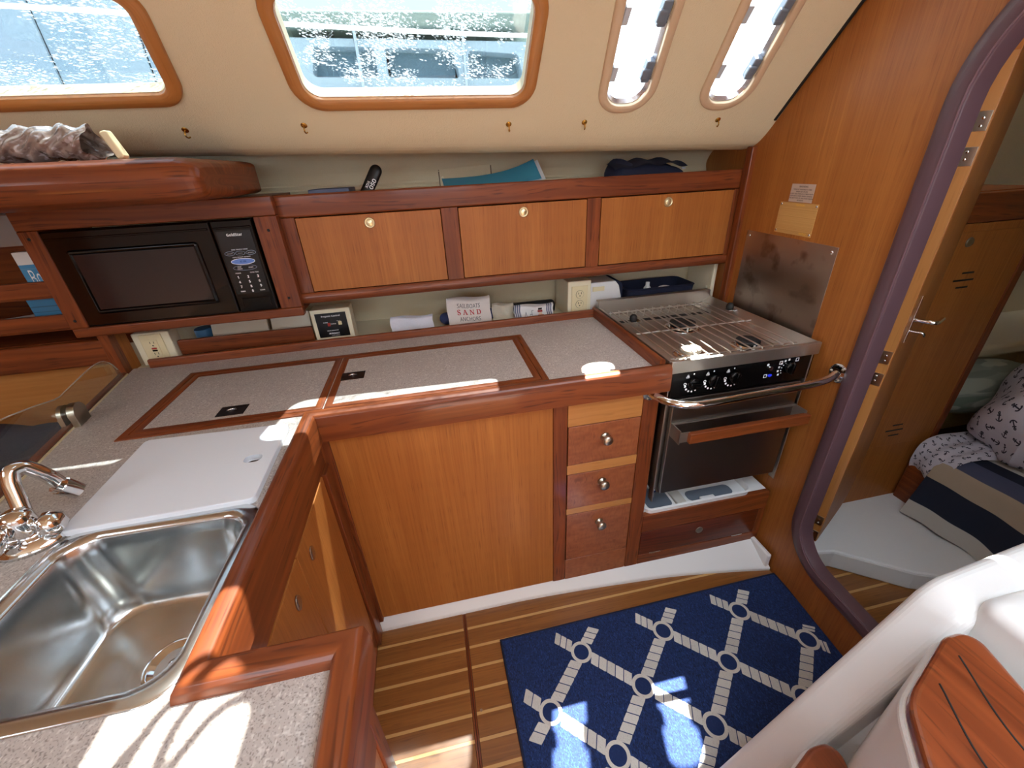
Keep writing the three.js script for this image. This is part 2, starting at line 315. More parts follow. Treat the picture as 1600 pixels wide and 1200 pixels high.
// ---- galley bulkhead with an oval doorway
const BK = basis([-0.06486, 0, 0.99789], [0, 1, 0], [-0.99789, 0, -0.06486], [1.2, 0, 0]);      // s along the bulkhead, y up, n into the galley
const DOOR = round([[0.168, 0.15, 0.13], [0.87, 0.15, 0.13], [0.87, 1.76, 0.24], [0.168, 1.76, 0.24]], 12);
{
  const w = struct('wall_right', 'teak veneer bulkhead between galley and aft cabin');
  const g = extr(holed([[-0.88, -0.06], [-0.88, 1.5], [-0.5, 1.5], [-0.44, 1.57], [-0.02, 2.0], [ZP, 2.0], [ZP, -0.06]], [DOOR]), 0.03, 0); g.translate(0, 0, -0.03);
  uvm(g, 1, false).applyMatrix4(BK);
  part(w, 'bulkhead_panel', uvm(g, 1, false), M.veneer);
  const t = struct('trim_3', 'plum vinyl edging round the doorway');
  const prof = round([[0.002, 0.0], [-0.046, 0.0], [-0.046, 0.01, 0.007], [-0.024, 0.016, 0.02], [0.004, 0.012, 0.008], [0.004, -0.034], [0.002, -0.034]], 4);
  part(t, 'edging', sweep(prof, DOOR, true, 0.8).applyMatrix4(BK), M.plum);
  const seamG = sweep([[-0.002, 0.0125], [0.0005, 0.0125], [0.0005, 0.0148], [-0.002, 0.0148]], DOOR, true).applyMatrix4(BK);
  part(t, 'piping', seamG, std({ color: 0x7a5a60, roughness: 0.5 }));
  const p = struct('trim_4', 'dark mahogany corner post beside the overhead cabinet');
  part(p, 'post', box(1.213, 0.86, -0.537, 1.238, 1.475, -0.502, 0.006, 1, 2), M.trim);
  const q = struct('trim_5', 'black gap seal where the liner meets the bulkhead');
  part(q, 'seal', box(1.228, 0, 0, 1.236, 0.6, 0.004, 0).applyMatrix4(CS.clone().multiply(new THREE.Matrix4().makeTranslation(-0.01, 0.07, 0))), M.blackMatt);
}
// ---- aft cabin shell
{
  const w = struct('wall_aft', 'cream hull side of the aft cabin');
  part(w, 'hull_panel', surf((u, v) => [1.288 + u * 2.03, -0.06 + v * 2.05, -0.5 + 0.0 * v - 0.12 * Math.sin(v * Math.PI)], 10, 16, [2, 2]), M.liner);
  part(w, 'end_panel', box(XA, -0.06, -0.6, XA + 0.04, 2.0, ZP, 0), M.liner);
  part(w, 'hull_shelf', box(2.05, 0.56, -0.6, XA, 0.62, -0.26, 0.02, 0, 2), M.liner);
  part(w, 'shelf_trim', box(2.02, 0.95, -0.5, XA, 0.985, -0.3, 0.008, 0, 2), M.trim);
  const f = struct('trim_6', 'white moulded floor pan of the aft cabin');
  const s = extr(shapeOf([[1.235, -0.16], [1.27, -0.12], [1.42, -0.15], [1.62, -0.3], [2.2, -0.55], [2.2, 0.08], [1.235, 0.08]]), 0.07, 0.01); s.rotateX(-Math.PI / 2); s.translate(0, -0.04, 0);
  part(f, 'floor_pan', uvm(s, 1), M.gel);
}
// ---- windows in the cabin side
const salt = (s, n) => { const w = 1024, h = 512, d = new Uint8Array(w * h * 4); let q = s; const R = () => { q = (q * 1664525 + 1013904223) >>> 0; return q / 4294967296; };
  for (let k = 0; k < n; k++) {
    let cx, cy; do { cx = R(); cy = R(); } while (vnoise(cx * 9, cy * 6, 9, 6, s) + 0.35 * vnoise(cx * 30, cy * 20, 30, 20, s + 1) < 0.45 + 0.5 * R());
    const r = 0.7 + 2.8 * R() ** 4, el = 1 + R() * 2.4, an = -0.6 + R() * 0.5, x = cx * w, y = cy * h, c = Math.cos(an), sn = Math.sin(an);
    for (let j = Math.floor(y - 6); j <= y + 6; j++) for (let i = Math.floor(x - 8); i <= x + 8; i++) { const dx = i - x, dy = j - y, a = (dx * c + dy * sn) / el, b = -dx * sn + dy * c, m = cl(r - Math.hypot(a, b) + 0.5); if (m > 0 && i >= 0 && j >= 0 && i < w && j < h) { const o = (j * w + i) * 4; const v = Math.max(d[o], 255 * m * (0.5 + 0.5 * R())); d[o] = d[o + 1] = d[o + 2] = v; d[o + 3] = 255; } }
  }
  for (let i = 3; i < d.length; i += 4) d[i] = 255;
  const t = new THREE.DataTexture(d, w, h); t.magFilter = THREE.LinearFilter; t.minFilter = THREE.LinearMipmapLinearFilter; t.generateMipmaps = true; t.needsUpdate = true; return t; };
const tint = phy({ color: new THREE.Color().setRGB(0.125, 0.15, 0.163), transmission: 1, thickness: 0, roughness: 0.0, ior: 1.45 });
function windowUnit(name, label, hole, s, n) {
  const w = struct(name, label);
  const flat = (d, g) => g.translate(0, 0, d).applyMatrix4(CS);
  part(w, 'window_frame', flat(0, sweep(round([[0.002, 0.0], [-0.033, 0.0], [-0.033, 0.01, 0.006], [-0.014, 0.015, 0.012], [0.002, 0.012, 0.005]], 4), hole, true, 0.7)), M.oak);
  part(w, 'reveal', flat(0, sweep([[0.0005, 0.0], [0.0035, 0.0], [0.0035, -0.034], [0.0005, -0.034]], hole, true, 0.7)), M.cream);
  part(w, 'glass', flat(-0.035, new THREE.ShapeGeometry(shapeOf(hole), 8)), tint);
  part(w, 'salt_spots', flat(-0.037, planar(new THREE.ShapeGeometry(shapeOf(hole), 8))), phy({ color: 0xffffff, transmission: 0.5, thickness: 0, roughness: 1, alphaMap: salt(s, n), transparent: true, side: THREE.DoubleSide }), 'dried salt spray on the pane');
}
windowUnit('window_1', 'salt-spotted window with slanted wood frame at the left edge', W1, 11, 6500);
windowUnit('window_2', 'large salt-spotted window with wood frame above the overhead cabinet', W2, 23, 7500);
function portlight(name, label, hole, c0, lean) {
  const w = struct(name, label), flat = (d, g) => g.translate(0, 0, d).applyMatrix4(CS);
  part(w, 'port_frame', flat(0, sweep(round([[0.004, 0.0], [-0.022, 0.0], [-0.022, 0.006, 0.004], [-0.008, 0.011, 0.008], [0.004, 0.009, 0.004]], 4), hole, true, 0.7)), std({ color: 0xcfb493, roughness: 0.45 }));
  part(w, 'metal_rim', flat(0, sweep([[0.006, -0.002], [0.014, -0.012], [0.014, -0.034], [0.003, -0.034], [0.003, -0.002]], hole, true, 0.5)), std({ color: 0xd6d6da, metalness: 0.9, roughness: 0.25 }));
  part(w, 'glass', flat(-0.034, new THREE.ShapeGeometry(shapeOf(hole), 8)), phy({ color: 0xf4f8f8, transmission: 1, thickness: 0, roughness: 0, ior: 1.45 }));
  for (const b of [0.215, 0.36]) { const c = c0 + lean * (b + 0.02 - 0.14) / 0.39;
    const L = part(w, 'latch', flat(0, merge([box(c + 0.033, b, -0.018, c + 0.058, b + 0.06, 0.006, 0.004, 1, 2), box(c + 0.026, b + 0.012, 0.0, c + 0.05, b + 0.042, 0.013, 0.005, 1, 2)])), M.grey);
    L.userData.label = 'grey plastic latch';
    part(w, 'hinge', flat(0, box(c - 0.062, b + 0.004, -0.02, c - 0.045, b + 0.045, 0.004, 0.003)), M.greyLt);
  }
}
portlight('window_3', 'narrow oval portlight left of the pair with grey latches', P1, 0.659, -0.035);
portlight('window_4', 'narrow oval portlight nearest the bulkhead with grey latches', P2, 0.985, -0.028);
// deck hatch panes overhead
{
  const w = struct('window_5', 'deck hatch over the sink');
  part(w, 'glass', box(-0.22, YC + 0.05, 0.1, -0.04, YC + 0.056, 0.42, 0), phy({ color: new THREE.Color().setRGB(0.6, 0.62, 0.62), transmission: 1, thickness: 0, roughness: 0 }));
}

// ================================================================ THE GALLEY: worktop, cupboards
const CT = 0.875;                                                  // worktop height
const RP = round([[-0.03, 0.818], [0.016, 0.818], [0.016, 0.865], [0.012, 0.9, 0.012], [-0.022, 0.9, 0.018], [-0.03, 0.862, 0.01]], 5);
const EDGE = (z) => -0.979 + 0.186 * z;                            // left edge of the worktop
{
  const t = thing('worktop', 'L-shaped grey speckled laminate worktop with teak edge rails', 'worktop', [0, CT - 0.03, 0]);
  const outer = [[EDGE(-0.55), 0.55], [0.655, 0.55], [0.655, 0.005], [-0.375, 0.005], [-0.375, -0.63], [-0.185, -0.63], [-0.185, -1.25], [EDGE(1.25), -1.25]];
  const hole = round([[-0.722, -0.322, 0.05], [-0.722, -0.648, 0.05], [-0.4, -0.648, 0.05], [-0.4, -0.322, 0.05]]), slot = [[-0.5, -0.12], [-0.5, -0.22], [-0.415, -0.22], [-0.415, -0.12]];
  const g = extr(holed(outer, [hole, slot]), 0.03); g.rotateX(-Math.PI / 2); g.translate(0, CT - 0.03, 0);
  part(t, 'top', uvm(g, 1, false), M.laminate);
  // rounded front rails (left of the path is outward)
  const mk = (path) => hsweep(RP.map(([u, v]) => [-u, v]), path, false, 0.7);
  part(t, 'edge_rail', mk([[-0.17, 1.25], [-0.17, 0.645], [-0.36, 0.645], [-0.36, 0.012], [0.668, 0.012]]), M.trim);
  // back fiddle and the one beside the stove
  const fp = round([[-0.009, CT], [0.009, CT], [0.009, 0.905, 0.005], [-0.009, 0.905, 0.005]], 3);
  part(t, 'back_fiddle', hsweep(fp, [[-1.02, -0.545], [0.648, -0.556]]), M.trim);
  part(t, 'end_fiddle', hsweep(round([[-0.009, CT], [0.009, CT], [0.009, 0.912, 0.006], [-0.009, 0.912, 0.006]], 3), [[0.651, -0.56], [0.651, -0.005]]), M.trim);
  part(t, 'edge_strip', hsweep(round([[-0.011, 0.845], [0.011, 0.845], [0.011, 0.884, 0.004], [-0.011, 0.884, 0.004]], 3), [[EDGE(-0.5) - 0.013, -0.5], [EDGE(1.2) - 0.013, 1.2]]), M.trim);
  part(t, 'edge_bead', hsweep([[-0.0015, CT], [0.0015, CT], [0.0015, 0.879], [-0.0015, 0.879]], [[EDGE(-0.5), -0.5], [EDGE(1.2), 1.2]]), M.ivory);
  // icebox lids
  const lp = round([[0, CT - 0.001], [0.021, CT - 0.001], [0.021, CT + 0.004, 0.002], [0, CT + 0.004, 0.002]], 2);
  part(t, 'lid_surround', hsweep(lp.map(([u, v]) => [-u, v]), [[-0.35, -0.028], [-0.846, -0.028], [-0.846, -0.437], [0.306, -0.437], [0.306, -0.028], [-0.35, -0.028]].map((p) => p), false), M.trim);
  const lid = (x0, x1, lx, lz) => {
    const L = part(t, 'lid', box(x0 + 0.02, CT, -0.394, x1 - 0.02, CT + 0.0025, -0.071, 0, 0), M.laminate);
    part(L, 'lid_edge', hsweep(lp, [[x0, -0.05], [x0, -0.415], [x1, -0.415], [x1, -0.05]].reverse(), true), M.trim);
    const a = part(L, 'latch', merge([box(lx - 0.036, CT + 0.002, lz - 0.027, lx + 0.036, CT + 0.0045, lz + 0.027, 0.001), box(lx - 0.03, CT + 0.0035, lz - 0.021, lx + 0.03, CT + 0.0055, lz - 0.017, 0)]), std({ color: 0x2c1c18, roughness: 0.3, metalness: 0.6 }));
    a.userData.label = 'dark bronze flush latch';
    part(L, 'finger_ring', new THREE.TorusGeometry(0.011, 0.0028, 8, 24, Math.PI).rotateX(-Math.PI / 2).translate(lx, CT + 0.006, lz + 0.006), M.chrome);
  };
  lid(-0.824, -0.347, -0.598, -0.112); lid(-0.343, 0.284, -0.289, -0.247);
}
// ---- icebox cupboard: one large veneer panel
{
  const t = thing('icebox_cupboard', 'base cupboard with one large plain veneer panel', 'cupboard', [-0.03, 0.02, -0.27]);
  part(t, 'front_panel', box(-0.338, 0.02, -0.018, 0.304, 0.8175, 0, 0.001, 1), M.veneer);
  part(t, 'corner_post', box(-0.368, 0.0, -0.03, -0.338, 0.8175, 0.004, 0.003, 1), M.trim);
  part(t, 'post', box(0.304, 0.018, -0.03, 0.351, 0.8175, 0.003, 0.003, 1), M.trim);
  part(t, 'back_box', box(-0.36, 0.03, -0.54, 0.345, 0.81, -0.03, 0), M.dark);
}
function knob(parent, p) {
  const k = lpart(parent, 'knob', lathe([[0, 0.026], [0.0085, 0.0255], [0.0125, 0.022], [0.0135, 0.018], [0.011, 0.014], [0.006, 0.011], [0.005, 0.005], [0.0105, 0.003], [0.012, 0.0], [0, 0]].map(([a, b]) => [a * 1.3, b * 1.3]).reverse(), 24, 'z'), M.satin, p);
  k.userData.label = 'satin nickel knob'; return k;
}
{
  const t = thing('drawer_unit', 'stack of three burl-front drawers left of the stove', 'drawers', [0.5, 0.015, -0.27]);
  part(t, 'post', box(0.599, 0.015, -0.03, 0.652, 0.8175, 0.003, 0.003, 1), M.trim);
  const rail = (y0, y1) => part(t, 'rail', box(0.352, y0, -0.02, 0.598, y1, 0.001, 0.0015, 0), M.oak);
  rail(0.724, 0.8175); rail(0.534, 0.571); rail(0.354, 0.379); 
  part(t, 'toe_board', box(0.352, 0.015, -0.02, 0.598, 0.122, 0.001, 0.0015, 0), M.burl);
  for (const [a, b, k] of [[0.573, 0.722, 0.668], [0.381, 0.532, 0.483], [0.125, 0.352, 0.295]]) {
    const d = part(t, 'drawer', merge([box(0.354, a, -0.018, 0.5965, b, 0.002, 0.002, 1), box(0.37, a + 0.01, -0.45, 0.58, b - 0.02, -0.018, 0)]), M.burl);
    knob(d, [0.4775, k, 0.002]);
  }
  part(t, 'carcass', box(0.352, 0.03, -0.54, 0.63, 0.81, -0.46, 0), M.dark);
}
// ---- sink cupboard, its front faces the drawers
{
  const t = thing('sink_cupboard', 'sink cupboard with two veneer doors and oval latches', 'cupboard', [-0.65, 0.0, 0.35]);
  part(t, 'apron', box(-0.376, 0.735, 0.006, -0.362, 0.8175, 0.63, 0.002, 2), M.trim);
  part(t, 'corner_post', box(-0.376, -0.045, 0.006, -0.35, 0.735, 0.06, 0.003, 1), M.trim);
  part(t, 'plinth', box(-0.376, -0.045, 0.06, -0.362, 0.05, 0.72, 0.002, 2), M.trim);
  for (const [a, b, c] of [[0.062, 0.331, 0.265], [0.334, 0.62, 0.393]]) {
    const d = part(t, 'door', box(-0.376, 0.052, a, -0.36, 0.733, b, 0.002, 1), M.veneer);
    const l = lpart(d, 'latch', lathe([[0, 0.004], [0.009, 0.004], [0.0095, 0.0025], [0.012, 0.0025], [0.0145, 0.003], [0.0155, 0.0], [0, 0]].reverse(), 28, 'x'), M.satin, [-0.36, 0.67, c]); l.scale.set(1, 1.25, 0.85);
  }
  part(t, 'carcass', box(EDGE(0.3) + 0.02, -0.045, 0.68, -0.38, 0.60, 0.7, 0), M.dark);
  part(t, 'carcass_floor', box(EDGE(0.3) + 0.04, -0.045, 0.02, -0.38, 0.0, 0.68, 0), M.dark);
  part(t, 'back', box(-0.93, -0.045, -0.5, -0.91, 0.84, 0.66, 0, 1), M.veneer);
  const e = thing('end_cupboard', 'near end cupboard with dark framed teak side beside the sole', 'cupboard', [-0.5, -0.045, 0.95]);
  part(e, 'side_panel', box(-0.2, -0.045, 0.665, -0.186, 0.8175, 1.25, 0.002, 1), M.veneer);
  part(e, 'front_panel', box(-0.36, -0.045, 0.636, -0.2, 0.8175, 0.65, 0.002, 1), M.veneer);
  part(e, 'corner_post', box(-0.208, -0.045, 0.632, -0.182, 0.8175, 0.665, 0.003, 1), M.trim);
  part(e, 'frame_rail', box(-0.186, 0.66, 0.67, -0.18, 0.75, 1.25, 0.002, 2), M.trim);
}
// ---- locker below the stove
{
  const t = thing('stove_locker', 'low dark teak locker under the stove with a white top', 'locker', [0.92, 0.015, -0.25]);
  part(t, 'top', box(0.657, 0.255, -0.54, 1.19, 0.272, -0.001, 0.002), M.white);
  part(t, 'top_rail', box(0.6525, 0.19, -0.02, 1.192, 0.2735, 0.002, 0.003, 0), M.trim);
  part(t, 'bottom_rail', box(0.6525, 0.015, -0.02, 1.192, 0.062, 0.002, 0.002, 0), M.trim);
  part(t, 'side_post', box(1.165, 0.063, -0.02, 1.192, 0.189, 0.002, 0.002, 1), M.trim);
  const d = part(t, 'drop_door', box(0.655, 0.064, -0.018, 1.163, 0.188, 0.0015, 0.002, 0), phy({ map: trimTex, color: 0xc8a8a0, roughness: 0.35, clearcoat: 0.5, clearcoatRoughness: 0.2 }));
  lpart(d, 'latch', lathe([[0, 0.004], [0.011, 0.004], [0.0115, 0.0025], [0.0145, 0.003], [0.0155, 0.0], [0, 0]].reverse(), 28, 'z'), M.satin, [0.906, 0.14, 0.0015]);
  for (const x of [0.723, 1.087]) part(d, 'hinge', box(x - 0.024, 0.0635, 0.001, x + 0.024, 0.0705, 0.0055, 0.002), M.chrome);
  for (const [x, z] of [[0.9, -0.02], [1.08, -0.03]]) part(t, 'screw', cyl(0.004, 0.004, 0.0015, 12).translate(x, 0.2728, z), M.blackMatt);
}
// tray on the locker
{
  const t = thing('plastic_tray', 'white plastic cutlery tray with grey inserts under the stove', 'tray', [0.9, 0.2725, -0.09]);
  const base = (x0, x1, z0, z1, h, m, n, y = 0.273) => part(t, n, extr(shapeOf(round([[x0, -z0, 0.02], [x1, -z0, 0.02], [x1, -z1, 0.02], [x0, -z1, 0.02]].map(([a, b, r]) => [a, b, r]), 5)), h).rotateX(-Math.PI / 2).translate(0, y, 0), m);
  base(0.675, 1.1, -0.135, -0.012, 0.004, M.white, 'tray_floor');
  part(t, 'rim', hsweep([[0, 0.273], [0.005, 0.273], [0.009, 0.294], [0.012, 0.296], [0.004, 0.298], [0.0, 0.292]].map(([u, v]) => [-u, v]), round([[0.672, -0.01, 0.022], [1.103, -0.01, 0.022], [1.103, -0.138, 0.022], [0.672, -0.138, 0.022]], 6), true), M.white);
  base(0.69, 0.79, -0.125, -0.02, 0.006, M.grey, 'grey_insert'); base(0.86, 1.05, -0.075, -0.022, 0.006, M.grey, 'grey_insert');
  part(t, 'divider', box(0.8, 0.274, -0.13, 0.84, 0.29, -0.016, 0.004, 0, 2), std({ color: 0xcfcac0, roughness: 0.5 }));
  part(t, 'tab', box(0.9, 0.277, -0.03, 0.96, 0.288, -0.013, 0.004, 0, 2), M.white);
}
// ---- overhead cabinet with three drop doors
function pushLatch(parent, p) { const l = lpart(parent, 'latch', lathe([[0, 0.006], [0.0095, 0.0055], [0.0105, 0.003], [0.0125, 0.003], [0.014, 0.0055], [0.017, 0.004], [0.018, 0], [0, 0]].reverse(), 32, 'z'), std({ color: 0xd8c9a0, metalness: 0.85, roughness: 0.3 }), p); l.userData.label = 'round brass push latch'; return l; }
{
  const z = -0.54, t = thing('overhead_cabinet', 'long overhead cabinet with three veneer drop doors and open top shelf', 'cabinet', [0.39, 1.045, -0.66]);
  part(t, 'top_rail', box(-0.468, 1.334, z - 0.02, 1.235, 1.402, z, 0.007, 0, 2), M.trim);
  part(t, 'bottom_rail', hsweep(round([[0.022, 1.048, 0.004], [-0.006, 1.048, 0.012], [-0.006, 1.078, 0.012], [0, 1.086], [0.022, 1.086]], 5), [[-0.468, z], [1.235, z]]), M.trim);
  const dx = [[-0.414, 0.059], [0.122, 0.595], [0.652, 1.198]];
  for (const [a, b] of [[-0.468, -0.416], [0.061, 0.12], [0.597, 0.65], [1.2, 1.235]]) part(t, 'stile', box(a, 1.086, z - 0.02, b, 1.334, z, 0.002, 1), M.trim);
  for (const [a, b] of dx) { const d = part(t, 'drop_door', box(a, 1.089, z - 0.018, b, 1.331, z + 0.001, 0.0015, 1), M.veneer); pushLatch(d, [(a + b) / 2 - 0.004, 1.303, z + 0.001]); }
  part(t, 'bottom', box(-0.468, 1.052, -0.78, 1.235, 1.064, z - 0.02, 0, 0), M.veneer);
  part(t, 'shelf', uvm(extr(shapeOf([[-0.468, 0.56], [1.235, 0.56], [1.235, 0.795], [-0.468, 0.88]]), 0.01).rotateX(-Math.PI / 2).translate(0, 1.376, 0), 0), M.veneer);
  part(t, 'shelf_lining', box(-0.46, 1.064, -0.785, 1.23, 1.376, -0.775, 0, 0), M.dark);
}
// ---- microwave cabinet
{
  const z = -0.5, t = thing('microwave_cabinet', 'glossy mahogany cabinet box framing the microwave oven', 'cabinet', [-0.8, 1.01, -0.64]);
  part(t, 'top_rail', box(-1.162, 1.347, z - 0.03, -0.456, 1.404, z, 0.004, 0, 2), M.trim);
  part(t, 'bottom_rail', box(-1.162, 1.018, z - 0.03, -0.456, 1.05, z, 0.006, 0, 2), M.trim);
  part(t, 'stile', box(-1.162, 1.05, z - 0.03, -1.109, 1.347, z, 0.003, 1), M.trim);
  part(t, 'stile', box(-0.525, 1.05, z - 0.03, -0.456, 1.347, z, 0.003, 1), M.trim);
  part(t, 'side_panel', box(-1.162, 1.018, -0.79, -1.15, 1.404, z - 0.03, 0, 1), M.trim);
  part(t, 'side_panel', box(-0.484, 1.018, -0.79, -0.472, 1.404, z - 0.03, 0, 1), M.trim);
  part(t, 'bottom_panel', box(-1.15, 1.018, -0.79, -0.484, 1.03, z - 0.03, 0, 0), M.trim);
  part(t, 'top_panel', box(-1.15, 1.392, -0.79, -0.484, 1.404, z - 0.03, 0, 0), M.trim);
  for (const [x, y] of [[-1.138, 1.325], [-1.138, 1.075], [-0.49, 1.305], [-0.49, 1.085]]) part(t, 'screw', new THREE.SphereGeometry(0.0045, 12, 8).scale(1, 1, 0.6).translate(x, y, z + 0.0005), M.blackMatt);
}
{
  const z = -0.492, t = thing('microwave_oven', 'black microwave oven with keypad on the right', 'microwave', [-0.815, 1.05, -0.6]);
  part(t, 'body', box(-1.104, 1.052, -0.76, -0.53, 1.345, z - 0.012, 0.004), M.black);
  const d = part(t, 'door', box(-1.104, 1.053, z - 0.012, -0.652, 1.344, z, 0.006, 1, 3), M.black);
  part(d, 'window_rim', sweep(round([[0, 0], [0.014, 0], [0.011, 0.006, 0.003], [0.003, 0.006, 0.003]], 3), round([[-1.06, 1.092, 0.012], [-0.7, 1.092, 0.012], [-0.7, 1.288, 0.012], [-1.06, 1.288, 0.012]], 5), true).translate(0, 0, z), M.black);
  part(d, 'window', box(-1.046, 1.106, z - 0.002, -0.716, 1.274, z + 0.0008, 0.0005), std({ color: 0x1d1b1e, roughness: 0.1 }));
  part(d, 'top_ridge', box(-1.098, 1.318, z - 0.002, -0.66, 1.324, z + 0.003, 0.002, 0, 2), M.black);
  const c = part(t, 'control_panel', box(-0.65, 1.053, z - 0.012, -0.53, 1.344, z, 0.005, 1, 3), M.black);
  part(c, 'panel_ridge', box(-0.645, 1.318, z - 0.002, -0.536, 1.324, z + 0.003, 0.002, 0, 2), M.black);
  const keys = canvasTex(400, 760, (x, w, h) => {
    x.fillStyle = '#08080a'; x.fillRect(0, 0, w, h); x.textAlign = 'center'; x.fillStyle = '#f2f2f2'; x.font = 'bold 44px sans-serif'; x.fillText('GoldStar', 200, 62);
    x.fillStyle = '#05060c'; x.fillRect(70, 96, 260, 74);
    x.fillStyle = '#c8ccd4'; x.font = 'bold 22px sans-serif'; x.fillText('ONE TOUCH COOK', 205, 226); x.strokeStyle = '#9fb0cc'; x.lineWidth = 3;
    x.font = '15px sans-serif'; [['POPCORN', 75], ['POTATO', 200], ['BEVERAGE', 325]].forEach(([s, a]) => { x.beginPath(); x.ellipse(a, 262, 57, 24, 0, 0, 7); x.stroke(); x.fillText(s, a, 268); });
    x.font = 'bold 19px sans-serif'; x.fillText('AUTO WEIGHT DEFROST', 200, 316);
    x.fillStyle = '#5f83c8'; x.beginPath(); x.ellipse(200, 362, 140, 36, 0, 0, 7); x.fill(); x.strokeStyle = '#e8eef8'; x.lineWidth = 6; x.stroke(); x.fillStyle = '#20386c'; x.font = 'bold 26px sans-serif'; x.fillText('EZ ON', 200, 371);
    x.strokeStyle = '#9fb0cc'; x.lineWidth = 3; x.beginPath(); x.ellipse(200, 438, 140, 32, 0, 0, 7); x.stroke(); x.fillStyle = '#e0e0e0'; x.font = 'bold 20px sans-serif'; x.fillText('STOP', 135, 434); x.fillText('CLEAR', 135, 456); x.fillText('START', 270, 446);
    x.font = 'bold 19px sans-serif'; x.fillText('POWER', 95, 508); x.fillText('COOK TIME', 290, 508);
    x.font = 'bold 42px sans-serif'; x.fillStyle = '#ffffff'; ['1', '2', '3', '4', '5', '6', '7', '8', '9'].forEach((s, i) => x.fillText(s, 80 + 120 * (i % 3), 566 + 60 * Math.floor(i / 3))); x.fillText('0', 200, 746);
    x.font = 'bold 19px sans-serif'; x.fillText('TIMER', 80, 736); x.fillText('CLOCK', 320, 736);
  });
  part(c, 'keypad', planar(box(-0.64, 1.115, z - 0.001, -0.54, 1.312, z + 0.0012, 0)), std({ map: keys, roughness: 0.25 }));
  part(c, 'door_button', box(-0.632, 1.066, z - 0.002, -0.545, 1.1, z + 0.003, 0.003, 0, 2), M.black);
}

